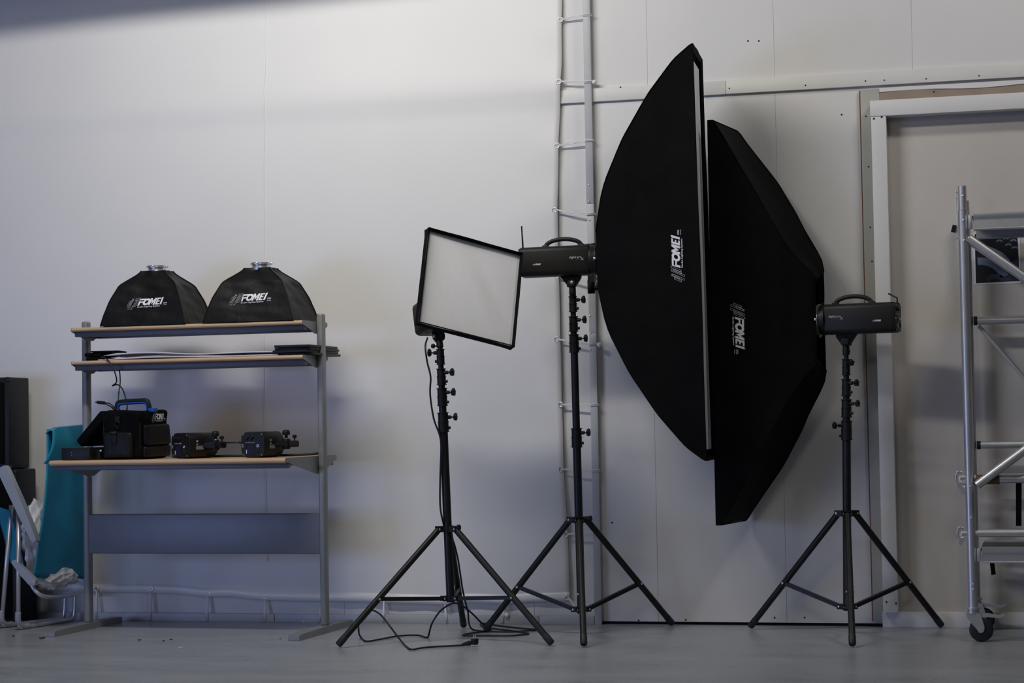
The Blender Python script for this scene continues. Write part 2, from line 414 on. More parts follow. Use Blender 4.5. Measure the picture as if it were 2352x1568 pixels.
def ban(u, v):
    z0 = .3 + (ZT - .3) * v; xr = interp(er, max(z0, er[0][0])) if z0 < er[-1][0] else er[-1][1]
    x = XL + (xr - XL) * u
    zb = interp(eb, x); z = zb + (ZT - zb) * (v ** 1.25)
    xr = interp(er, z); x = XL + (xr - XL) * u
    dy = 0.0
    zr = 2.925
    q = (z - zr); dy -= .014 * math.exp(-(q / .045) ** 2) if q < 0 else .014 * math.exp(-(q / .22) ** 2)   # pressed out over the batten behind
    dy += .008 * math.sin(x * 1.7 + z * .7) * min(1, (xr - x) * 3) + .004 * math.sin(x * 4.1 - z * 1.3)
    zs = max(0, 1 - (z - zb) / .25); dy += .004 * zs * math.sin(x * 21)
    xs = max(0, 1 - (xr - x) / .2); dy += .004 * xs * math.sin(z * 18.5 + .6)
    return V((x, FY(x) + BOFF + dy, z))
ban_root = thing('tarpaulin', 'large white tarpaulin laced by elastic cords to the aluminium frame', 'tarpaulin', (-1.4, FY(-1.4), .3))
b = B(); b.grid(ban, 110, 90); sheet = obj('sheet', b, m_banner, ban_root, sharp=180, solid=.002)
# welded seam and hems
b = B()
sx = -1.452
def seamf(u, v):
    z = .34 + (4.2 - .34) * v; x = sx + .035 * (max(0, z - 1.3) / 2.2) ** 1.5 * 1.0 + .012 * (max(0, 1.3 - z)) ** 2
    p = ban((x - XL) / (interp(er, z) - XL), max(0, min(1, ((z - interp(eb, x)) / (ZT - interp(eb, x))) ** .8)))
    return V((x + (u - .5) * .006, p.y - .0045, z))
b.grid(seamf, 1, 80); obj('seam', b, m_seam, ban_root, sharp=180, solid=.001)
b = B()
def hemf(u, v):
    x = XL + .02 + (er[0][1] - XL - .02) * u; zb = interp(eb, x); k_ = max(0, .001 + .05 * v); p = ban((x - XL) / (interp(er, zb + k_) - XL), (k_ / (ZT - zb)) ** .8); return V((p.x, p.y - .0032, p.z))
b.grid(hemf, 160, 2); obj('hem', b, m_seam, ban_root, sharp=180, solid=.001)

ties_v = [(45, 1287, 34, 1352), (188, 1285, 187, 1358), (334, 1280, 322, 1358), (482, 1274, 491, 1358), (632, 1279, 646, 1364), (779, 1279, 790, 1368), (929, 1288, 929, 1366), (1077, 1288, 1080, 1367), (1226, 1300, 1222, 1368), (1372, 1302, 1420, 1340)]
ordn = ['uppermost', 'second from the top', 'third from the top', 'fourth from the top', 'fifth from the top', 'sixth from the top', 'seventh from the top', 'eighth from the top', 'ninth from the top', 'lowest']
def grommet(px, py):
    c = on_frame(px, py, BOFF - .006); c = c - d_ey * (.014 * math.exp(-((c.z - 2.95) / .15) ** 2)); b = B(); b.ring(c, d_ey, .0125, .004, 24, 8); obj('grommet', b, m_steel, ban_root, sharp=180); return c
xtra = ['crossing the top edge of the picture area', 'beside the wall batten', 'above the post joint', 'near the post joint', 'behind the studio flash', 'level with the stand collars', 'at mid height', 'below mid height', 'beside the tripod hub', 'tied into the corner']
balls = (1, 5)
for i, (gy, gx, fy, fx) in enumerate(ties_v):
    c = grommet(gx, gy)
    q = on_frame(fx, fy, -.004); q2 = q.copy()
    if i < 9:
        q2 = fpt(XP1 + .005, q.z + .0, -.002); q = fpt(XP0 - .002, q.z, -.004)
    b = B()
    s0 = c + V((.010, -.002, 0))
    if i < 9:
        q3 = fpt(XP1 + .005, q2.z, .021)
        for dz in (.003, -.004):
            b.tube([s0 + V((0, 0, dz * .4)), c + (q - c) * .5 + V((0, -.002, dz * 1.2)), q + V((0, 0, dz)), q2 + V((0, 0, dz)), q3 + V((0, 0, dz))], .0026, 6)
    else:
        b.tube([s0, q, on_frame(1345, 1438, -.004)], .0045, 6); b.tube([s0 + V((0, .002, -.004)), on_frame(1342, 1425, .0), on_frame(1332, 1434, -.004)], .003, 6)
    t = thing('elastic_tie', 'white elastic tie, %s of the row along the upright aluminium post' % ordn[i], 'tie', s0, group='elastic ties along the upright post')
    obj('cord', b, m_cord, t, sharp=180)
    if i in balls:
        b = B(); bc = q2 + V((.012, .0, -.004)); b.lathe(bc + V((0, -.013, 0)), (0, 1, 0), [(0, .001), (.003, .0085), (.008, .0125), (.013, .0135), (.018, .0125), (.023, .0085), (.026, .001)], 16); obj('ball_end', b, m_cord, t, sharp=180)
ties_b = [(222, 1352, 221, 1411), (347, 1352, 344, 1427), (477, 1362, 475, 1430), (608, 1370, 609, 1433), (740, 1373, 733, 1436), (882, 1376, 881, 1438), (1022, 1380, 1026, 1440), (1160, 1380, 1153, 1442)]
ordb = ['at the left desk leg', 'leftmost between the desk legs', 'second between the desk legs', 'third between the desk legs', 'half behind the right desk leg', 'behind the left tripod leg and loop of cable', 'under the first tripod centre', 'at the crossing tripod legs']
for i, (gx, gy, fx, fy) in enumerate(ties_b):
    c = grommet(gx, gy); q = on_frame(fx, fy, -.004)
    q = V((q.x, FY(q.x) - .005, .004)); qm = V((q.x + (c.x - q.x) * .35, FY(q.x) - .005, .046))
    b = B()
    for dx in (-.003, .004):
        b.tube([c + V((dx * .3, -.002, -.010)), qm + V((dx, 0, 0)), q + V((dx, 0, 0))], .003, 6)
    b.tube([c + V((.004, .004, -.010)), V((qm.x + .022, FY(qm.x) + .024, .05))], .0022, 6)
    t = thing('elastic_tie', 'white elastic tie along the bottom rail, %s' % ordb[i], 'tie', c, group='elastic ties along the bottom rail')
    obj('cord', b, m_cord, t, sharp=180)
    if i == 7:
        b = B(); bc = q + V((.03, .0, .045)); b.lathe(bc + V((0, -.013, 0)), (0, 1, 0), [(0, .001), (.003, .0085), (.008, .0125), (.013, .0135), (.018, .0125), (.023, .0085), (.026, .001)], 16); obj('ball_end', b, m_cord, t, sharp=180)

# ------------------------------------------------------------------ steel and beech workstation with two upper shelves
TH = R(2.0)
Rl = at(742, 1080, -.53); Ll = at(201, 1080, -.48)
DW = (Ll - Rl).length; DW = math.hypot(Ll.x - Rl.x, Ll.y - Rl.y)
MD = M4.Translation(V((Rl.x, Rl.y, 0))) @ M4.Rotation(-TH, 4, 'Z')
def D(x, y, z): return MD @ V((x, y, z))
dk = thing('workstation', 'grey steel workstation with beech-edged desktop and two upper shelves, left by the wall', 'desk', mtx=MD)
LT = True
XR = 0.0; XL_ = -DW
for x in (XL_, XR):
    b = B(); b.box((x, 0, (.036 + 1.707) / 2), (.036, .052, 1.671), None, .010, 3); leg = obj('leg', b, m_desk, dk, local=True)
    b = B()
    b.prism([(-.435, 0.002), (-.43, .0), (.33, 0), (.335, .004), (.335, .026), (.325, .034), (.05, .037), (-.05, .037), (-.41, .032), (-.435, .024)], (0, 1, 0), (0, 0, 1), (.062, 0, 0), (x, 0, 0)); obj('foot', b, m_desk, dk, local=True, sharp=50)
def bracket(x, zt, yf, yb, drop, name='bracket'):
    b = B(); p = [(yf, zt - .022), (yf + .004, zt - .004), (yf + .012, zt), (yb - .012, zt + .001), (yb - .003, zt - .006), (yb, zt - .018), (.035, zt - drop), (-.035, zt - drop), ]
    b.prism(p, (0, 1, 0), (0, 0, 1), (.005, 0, 0), (x, 0, 0)); obj(name, b, m_desk, dk, local=True)
def board(name, zt, th, yf, yb, beam):
    b = B(); x0 = XL_ + .024; x1 = XR - .024
    r = th / 2
    prof = [(yb, zt - th), (yb, zt)] + [(yf + r - r * math.sin(a), zt - r + r * math.cos(a)) for a in [i * math.pi / 8 for i in range(9)]]
    b.prism(prof, (0, 1, 0), (0, 0, 1), (x1 - x0, 0, 0), ((x0 + x1) / 2, 0, 0)); o = obj(name, b, m_beech, dk, local=True)
    for x, s in ((x0, -1), (x1, 1)):
        b = B(); b.prism([(p[0], p[1]) for p in prof], (0, 1, 0), (0, 0, 1), (.003, 0, 0), (x + s * .0018, 0, 0)); e = obj('end_cap', b, m_cap, o, local=True)
    b = B(); b.span((x0, yf + .035, zt - th - beam), (x1, yf + .075, zt - th - .0005), .003); b.span((x0, yb - .07, zt - th - beam), (x1, yb - .03, zt - th - .0005), .003)
    obj('support_beam', b, m_deskd, dk, local=True)
    return o
board('shelf', 1.664, .022, -.21, .137, .028); board('shelf', 1.481, .022, -.21, .137, .03); board('desktop', .942, .028, -.464, .244, .026)
for zt, yf, yb, dr in ((1.664, -.205, .14, .065), (1.481, -.205, .14, .065), (.942, -.455, .25, .095)):
    bracket(XR - .0212, zt, yf, yb, dr); bracket(XL_ + .0212, zt, yf, yb, dr)
b = B(); b.box(((XL_ + XR) / 2, -.012, (.417 + .636) / 2), (DW - .024, .022, .219), None, .008, 3); obj('modesty_panel', b, m_panel, dk, local=True)
ZT1, ZT2, ZD = 1.664, 1.481, .942

# ------------------------------------------------------------------ softboxes
def pl(t, prof):
    for (a, b_), (c, d) in zip(prof, prof[1:]):
        if t <= c: return b_ + (d - b_) * (t - a) / (c - a)
    return prof[-1][1]
def smoothprof(prof, t):
    h = .035
    return (pl(max(0, t - h), prof) + 2 * pl(t, prof) + pl(min(1, t + h), prof)) / 4
def softbox(name, label, ringc, A, U, W, H, depth, lip, rr, prof, side_prof=None, sag=.02, wr=.004, fabric=None, diffuser=True, group=None, rim=.05, seed=1, base=None, logo=None, ringlen=.03, near_prof=None, recess=None, wav=1.0, back=0.0, ring_m=m_steel):
    """ringc: centre of the speed ring, A: unit vector from ring to front face, U: up direction across the face"""
    fabric = fabric or m_fab
    A = V(A).normalized(); U = (V(U) - A * V(U).dot(A)).normalized(); S = A.cross(U).normalized()
    side_prof = side_prof or prof
    rnd = random.Random(seed); ph = [rnd.uniform(0, 6.28) for _ in range(6)]
    ns = 1 if S.dot(CAM - V(ringc)) > 0 else -1
    t0 = thing(name, label, 'softbox', base if base is not None else ringc, group=group)
    def rib(s, u, t):
        pp = near_prof if (near_prof and s * ns > 0) else prof
        ta = t - back * (t / .05) * math.exp(1 - t / .05)
        return ringc + A * (depth * ta) + S * s * (W / 2 * smoothprof(side_prof, t)) + U * u * (H / 2 * smoothprof(pp, t))
    n, m = 34, 12
    b = B()
    cor = [(1, 1), (1, -1), (-1, -1), (-1, 1)]
    def pan(c0, c1):
        def f(i, j):
            t = i; p = rib(*c0, t) * (1 - j) + rib(*c1, t) * j
            ctr = ringc + A * (depth * t)
            nrm = ((rib(*c0, t) + rib(*c1, t)) / 2 - ctr); nrm = nrm.normalized() if nrm.length > 1e-6 else U
            e = math.sin(math.pi * j) * math.sin(math.pi * min(1, t * 1.0))
            k = wr * math.sin(math.pi * j) ** .7 * (math.sin(23 * j * W + 9 * t + ph[0]) * .5 + math.sin(31 * t + 7 * j + ph[1]) * .3 + math.sin(60 * t * depth + ph[2]) * .2) * (1.4 - t)
            return p - nrm * (sag * e) + nrm * k
        return f
    for i in range(4):
        b.grid(pan(cor[i], cor[(i + 1) % 4]), n, m)
    # lip round the face
    ff = ringc + A * depth
    def fc(s, u, a, inset=0): return ff + A * a + S * s * (W / 2 - inset) + U * u * (H / 2 - inset)
    if lip:
        for i in range(4):
            c0, c1 = cor[i], cor[(i + 1) % 4]
            b.grid(lambda x, y: fc(*c0, lip * x) * (1 - y) + fc(*c1, lip * x) * y - A * .003 * math.sin(8 * y) * x, 3, m)
    # folded rim
    if diffuser:
        for i in range(4):
            c0, c1 = cor[i], cor[(i + 1) % 4]
            b.grid(lambda x, y: fc(*c0, lip - .012 * x, rim * x) * (1 - y) + fc(*c1, lip - .012 * x, rim * x) * y, 2, m) if lip else None
    bmesh.ops.remove_doubles(b.bm, verts=b.bm.verts, dist=.0004)
    bm2 = b.bm.copy(); bmesh.ops.recalc_face_normals(bm2, faces=bm2.faces); tree = BVHTree.FromBMesh(bm2)
    cover = obj('cover', b, fabric, t0, sharp=28)
    # piping along the four ribs
    for s, u in cor:
        bb = B(); bb.tube([rib(s, u, i / 30) + (rib(s, u, i / 30) - (ringc + A * depth * i / 30)).normalized() * .001 for i in range(31)], .0035, 6)
        obj('rib_piping', bb, fabric, t0, sharp=180)
    if diffuser:
        def df(i, j):
            p = ff + A * (lip * .35 if recess is None else -recess[0]) + S * (W - .01 - (recess[1] if recess else 0)) * (i - .5) + U * (H - .01 - (recess[2] if recess else 0)) * (j - .5)
            e = math.sin(math.pi * i) * math.sin(math.pi * j)
            return p + A * (.004 * e + wav * (.0022 * math.sin((i * 1.3 - j * 1.0) * 9 + .6) * e ** .5 + .0008 * math.sin(i * 21 - j * 13) * e))
        bb = B(); bb.grid(df, 30, 40); obj('diffuser', bb, m_diff, t0, sharp=180)
    bb = B(); bb.lathe(ringc - A * ringlen, A, [(0, rr * .86), (0, rr), (ringlen * .38, rr), (ringlen * .4, rr * .86), (ringlen * .9, rr * .86), (ringlen, rr * .95), (ringlen + .012, rr * .95), (ringlen + .012, rr * .6), (0, rr * .6), (0, rr * .86)], 32)
    ring = obj('speed_ring', bb, ring_m, t0, sharp=35)
    for q in (S * (ns * rr * 1.06), -U * (rr * 1.02)):
        bb = B(); bb.box(ringc - A * (ringlen * .8) + q, (.012, .012, .012), None, .002); obj('lock_screw', bb, m_steel, ring)
    if logo:
        o, ex, ey, nrm, k = logo(ringc, A, U, S, ff)
        project_print('logo', LOGO[0], cover, tree, o, ex, ey, nrm, m_print, .003, k)
        project_print('logo_bars', LOGO[1], cover, tree, o, ex, ey, nrm, m_printd, .003, k)
        project_print('registered_mark', LOGO[2], cover, tree, o, ex, ey, nrm, m_printd, .003, k)
    return t0

PS = [(0, .27), (.06, .33), (.26, .66), (.54, .83), (.81, .94), (1, 1)]
def shelf_softbox(label, cxl, W, Dp, h, seed, ldx, ldz):
    c = D(cxl, -.028, ZT1 + h)
    def lg(rc, A, U, S, ff):
        # front panel faces the room (local -y)
        ex = (MD.to_3x3() @ V((1, 0, 0))); ey = V((0, -.0, 1)); ey = (V((0, 0, 1)) * .93 + (MD.to_3x3() @ V((0, 1, 0))) * .0)
        k = .245 / 640
        o = D(cxl + ldx, -.3, ZT1 + ldz)
        rotm = M4.Rotation(R(-1.5), 4, MD.to_3x3() @ V((0, 1, 0)))
        return o, rotm.to_3x3() @ ex, rotm.to_3x3() @ ey, MD.to_3x3() @ V((0, -1, 0)), k
    return softbox('shelf_softbox', label, c, (0, 0, -1), MD.to_3x3() @ V((0, 1, 0)), W, Dp, h - .002, 0, .058, PS, sag=.010, wr=.006, fabric=m_fab2, diffuser=False, group='small softboxes on the top shelf', seed=seed, base=D(cxl, -.028, ZT1), logo=lg, ringlen=.028)
def lx(px, py, yl):
    """local desk x at pixel for a local depth"""
    Y = -.53 + yl
    p = at(px, py, Y)
    for _ in range(3):
        q = MD.inverted() @ p; p = at(px, py, p.y + (yl - q.y))
    return (MD.inverted() @ p).x
xa, xb = lx(230, 745, -.215), lx(424, 745, -.215)
shelf_softbox('small black softbox face down on the top shelf, the left one of two', (xa + xb) / 2, xb - xa, .37, .307, 3, lx(288, 712, -.2) - (xa + xb) / 2, .095)
xa, xb = lx(466, 740, -.215), lx(672, 735, -.215)
shelf_softbox('small black softbox face down on the top shelf, beside the right-hand leg', (xa + xb) / 2, xb - xa, .37, .300, 5, lx(524, 703, -.2) - (xa + xb) / 2, .098)

# ------------------------------------------------------------------ things on the second shelf
def sheet(label, x0, x1, y0, y1, z, lift, name='foam_sheet', ph=0):
    c = D((x0 + x1) / 2, (y0 + y1) / 2, z)
    b = B(); b.grid(lambda u, v: D(x0 + (x1 - x0) * u, y0 + (y1 - y0) * v, z + .003 + lift * (math.sin(math.pi * min(1, u * 1.25 + ph)) ** 2 if u * 1.25 + ph < 1 else 0) + .002 * math.sin(9 * u + 4 * v)), 40, 8)
    o = obj(name, b, m_paper, None, sharp=180, solid=.006, loc=c); return tag(o, label, 'sheet', 'pale sheets on the second shelf')
sheet('pale lilac foam sheet lying lowest on the second shelf', lx(228, 820, -.17), lx(640, 812, -.17), -.185, .10, ZT2, .008)
sheet('pale lilac foam sheet on the second shelf, the upper bowed one', lx(246, 808, -.10), lx(634, 805, -.10), -.14, .12, ZT2 + .020, .014, ph=.2)
b = B(); xk = lx(212, 815, -.1)
b.box(D(xk + .03, -.06, ZT2 + .011), (.10, .19, .02), M4.Rotation(-TH + .1, 3, 'Z'), .008, 3)
b.box(D(xk + .035, -.06, ZT2 + .034), (.10, .20, .022), M4.Rotation(-TH - .06, 3, 'Z'), .009, 3); b.box(D(xk + .09, -.08, ZT2 + .050), (.16, .16, .008), M4.Rotation(-TH + .2, 3, 'Z'), .003)
t = obj('folded_cloth', b, m_fab, None, loc=D(xk, -.06, ZT2)); tag(t, 'folded black cloth bundle at the left end of the second shelf', 'cloth')
# four flat black boards
for i in range(4):
    z = ZT2 + .0005 + i * .0135
    x0 = lx(626 + [4, 0, 2, 3][i], 810, -.19); b = B()
    rot = M4.Rotation(-TH + [.03, -.02, .0, .02][i], 3, 'Z')
    b.box(D(x0 + .085 + .02, .02 + [.03, .0, .01, -.01][i], z + .0065), (.20, .43, .0125), rot, .0015)
    t = obj('flat_panel', b, m_plast, None, loc=D(x0 + .1, .02, z))
    tag(t, 'flat black panel on the second shelf, ' + ['bottom of the stack', 'second from the bottom of the stack', 'second from the top of the stack', 'top of the stack'][i], 'panel', 'stacked flat black panels')

# ------------------------------------------------------------------ cables
def wpath(pts, zf=.0065):
    out = []
    for p in pts:
        if len(p) == 2:
            q = fl(*p); q.z = zf; out.append(q)
        else: out.append(at(*p))
    return out
YS = -.53
def dl(px, py, yl): return at(px, py, D(lx(px, py, yl), yl, 1).y)
b = B(); b.tube([dl(232, 819, -.16), dl(240, 821, -.205), dl(250, 829, -.222), dl(260, 846, -.225), dl(267, 866, -.22), dl(267, 878, -.2), dl(258, 886, -.2), dl(270, 883, -.19), dl(281, 893, -.18), dl(288, 912, -.18), dl(292, 930, -.19), dl(291, 941, -.2), dl(287, 945, -.2)], .0038, 8, 6)
cb = obj('hanging_cable', b, m_cable, None, sharp=180, loc=dl(250, 829, -.22)); tag(cb, 'thin black cable hanging from the second shelf down into the camera bag', 'cable')
b = B(); b.tube([dl(272, 843, -.12), dl(275, 855, -.12), dl(276, 880, -.13), dl(273, 900, -.15), dl(272, 925, -.17), dl(276, 944, -.19)], .0036, 8, 6)
cb = obj('hanging_cable', b, m_cable, None, sharp=180, loc=dl(272, 843, -.12)); tag(cb, 'straighter thin black cable hanging behind the blue grip of the bag', 'cable')
t = thing('jack_cable', 'black jack plug on a short lead sticking up left of the blue grip', 'cable', dl(230, 924, -.2))
p0 = dl(224, 923.5, -.22); p1 = dl(240, 925, -.22)
b = B(); b.cyl(p0, p1, .009, n=12); obj('plug_body', b, m_plast, t)
b = B(); b.lathe(p0, p0 - p1, [(0, .006), (.006, .0045), (.014, .0025), (.015, .001)], 10); obj('plug_tip', b, m_blk, t)
b = B(); b.tube([p1, dl(250, 926, -.22), dl(258, 931, -.22), dl(266, 940, -.21), dl(270, 947, -.2)], .0036, 8, 5); b.tube([p1 + V((0, 0, -.004)), dl(250, 931, -.22), dl(258, 936, -.21), dl(264, 944, -.2)], .0036, 8, 5); obj('lead', b, m_cable, t, sharp=180)

# ------------------------------------------------------------------ camera bag and black box on the desktop
bx0, bx1 = lx(236, 1050, -.40), lx(322, 1050, -.40)
BW = bx1 - bx0; BH = .262; by0, by1 = -.40, -.055
bag = thing('camera_bag', 'black nylon camera bag with its lid hanging open, on the desktop', 'bag', mtx=MD @ M4.Translation(V((bx0, by0, ZD))))
def bagf(b, x0, x1, y0, y1, z0, z1, bev, bul=.006):
    g = B(); g.box(((x0 + x1) / 2, (y0 + y1) / 2, (z0 + z1) / 2), (x1 - x0, y1 - y0, z1 - z0), None, bev, 3)
    bmesh.ops.subdivide_edges(g.bm, edges=[e for e in g.bm.edges if e.calc_length() > .08], cuts=5, use_grid_fill=True)
    for v in g.bm.verts:
        v.co += V((math.sin(v.co.z * 31 + v.co.y * 17) * bul, math.sin(v.co.x * 27 + v.co.z * 22) * bul, math.sin(v.co.x * 19 + v.co.y * 13) * bul * .6 if v.co.z > .05 else 0))
    me = bpy.data.meshes.new('tmp'); g.bm.to_mesh(me); g.bm.free(); b.mesh(me); bpy.data.meshes.remove(me); return b
BD = by1 - by0
b = bagf(B(), 0, BW, 0, BD, .001, BH, .022); obj('body', b, m_fab, bag, local=True)
b = bagf(B(), .012, BW - .035, -.030, .0, .012, .145, .014, .003); obj('front_pocket', b, m_fab2, bag, local=True)
b = bagf(B(), BW - .002, BW + .026, .03, BD - .03, .075, .185, .012, .003); obj('side_pocket', b, m_fab2, bag, local=True)
b = bagf(B(), BW - .002, BW + .020, .02, BD - .02, .012, .07, .010, .003); obj('bottom_pocket', b, m_fab2, bag, local=True)
b = B(); rot = M4.Rotation(R(47), 3, 'Y')
bl = B(); bl.box((0, 0, 0), (.225, BD * .93, .055), None, .016, 3)
for v in bl.bm.verts:
    v.co = rot @ V((v.co.x, v.co.y, v.co.z)); v.co.x *= -1; v.co += V((-.075, BD / 2, BH - .095))
obj('lid', bl, m_fab, bag, local=True)
b = B(); b.tube([V((-.002, 0.02, BH - .03)), V((-.03, 0.05, BH - .012)), V((-.002, BD - .02, BH - .03))], .004, 6, 5); obj('lid_strap', b, m_fab2, bag, local=True)
b = B(); b.ring((.092, -.012, .190), (0, 1, 0), .014, .0022, 20, 6); b.ring((.098, -.02, .172), (.5, 1, 0), .008, .0018, 16, 6); obj('strap_ring', b, m_blk, bag, local=True)
b = B(); b.box((.092, -.008, .215), (.030, .006, .036), None, .002); b.box((.085, -.034, .115), (.034, .006, .07), None, .002); obj('strap', b, m_fab2, bag, local=True)
b = B(); b.box((.085, -.037, .145), (.042, .010, .014), None, .003); obj('buckle', b, m_blk, bag, local=True)
for pp in ([V((BW - .006, .012, .05)), V((BW - .003, .006, .13)), V((BW - .006, .012, .22))], [V((.01, .004, .03)), V((.008, -.002, .13)), V((.01, .004, .235))]):
    b = B(); b.tube(pp, .004, 6, 5); obj('piping', b, m_blk, bag, local=True)
# printed mark near the upper right of the side
kk = .13 / 640
def flatprint(name, vf, parent, fn, m):
    b = B(); vs, fs = vf; vv = [b.bm.verts.new(fn(a, c)) for a, c in vs]
    for f in fs:
        try: b.bm.faces.new([vv[i] for i in f])
        except ValueError: pass
    return obj(name, b, m, parent, local=True)
flatprint('logo', LOGO[0], bag, lambda a, c: V((BW + .007 + .002 * math.sin(a * .02), .125 + a * .165 / 640, BH - .062 + c * .052 / 170)), m_print)
flatprint('logo_bars', LOGO[1], bag, lambda a, c: V((BW + .007 + .002 * math.sin(a * .02), .125 + a * .165 / 640, BH - .062 + c * .052 / 170)), m_printd)
# battery pack with blue grip standing in the bag
bp = thing('power_pack', 'power pack with blue and black carrying handle standing inside the camera bag', 'power pack', mtx=MD @ M4.Translation(V((bx0 + .03, by0 + .05, ZD + BH))))
hx0 = lx(265, 935, -.24) - bx0 - .03; hx1 = lx(344, 935, -.24) - bx0 - .03
hp = [V((hx0 + .012, .11, -.02)), V((hx0 + .012, .11, .018)), V((hx0 + .022, .11, .034)), V((hx0 + .05, .11, .040)), V((hx1 - .05, .11, .044)), V((hx1 - .022, .11, .040)), V((hx1 - .010, .11, .020)), V((hx1 - .010, .11, -.02))]
b = B(); b.tube(hp, .0105, 10, 6); obj('grip', b, m_blue, bp, local=True, sharp=180)
hq = [p + V((-.004 if i < 3 else (.006 if i > 4 else 0), -.0, .009 if 1 < i < 6 else 0)) for i, p in enumerate(hp)]
b = B(); b.tube(hq, .0125, 10, 6); obj('handle', b, m_plast, bp, local=True, sharp=180)
b = B(); b.box((hx1 + .018, .11, .0), (.035, .05, .022), None, .003); obj('latch', b, m_blue, bp, local=True)
b = B(); b.box(((hx0 + hx1) / 2, .11, -.05), (BW * .8, .18, .075), None, .006); obj('case', b, m_plast, bp, local=True)
# low black box at the left end of the desktop
x0, x1 = lx(141, 1045, -.43), lx(206, 1045, -.43)
bxr = thing('black_box', 'low flat black box under the open lid at the left end of the desktop', 'box', D(x0, -.43, ZD))
b = B(); b.box(D((x0 + x1) / 2, -.33, ZD + .034), (x1 - x0, .20, .066), M4.Rotation(-TH, 3, 'Z'), .003); obj('case', b, m_plast, bxr)
b = B()
for dz in (.028, .043): b.box(D(x0 + .062, -.4305, ZD + dz), (.004, .002, .003))
obj('rivet', b, m_printd, bxr)
x2 = lx(212, 1045, -.41); bp2 = thing('charger', 'small black charger with a red and white tag between the box and the bag', 'charger', D(x2, -.36, ZD))
b = B(); b.box(D(x2 + .012, -.30, ZD + .030), (.045, .16, .058), M4.Rotation(-TH, 3, 'Z'), .008, 3); obj('case', b, m_fab2, bp2)
b = B(); b.box(D(x2 + .037, -.385, ZD + .050), (.012, .006, .005), None, .001); obj('white_tag', b, m_print, bp2)
b = B(); b.box(D(x2 + .037, -.385, ZD + .044), (.011, .006, .004), None, .001); obj('red_tag', b, mat('red_tag', (.55, .05, .03), .5), bp2)
# black strap along the desktop
b = B(); b.tube([D(lx(400, 1050, -.1), -.12, ZD + .007), D(lx(470, 1050, -.1), -.10, ZD + .008), D(lx(560, 1050, -.1), -.11, ZD + .008), D(lx(640, 1048, -.1), -.10, ZD + .008), D(lx(700, 1046, -.1), -.09, ZD + .010), D(lx(728, 1044, -.1), -.08, ZD + .016)], .0065, 8, 6)
o = obj('cable', b, m_cable, None, sharp=180, loc=D(-.4, -.1, ZD)); tag(o, 'thick black cable lying straight along the back of the desktop', 'cable')

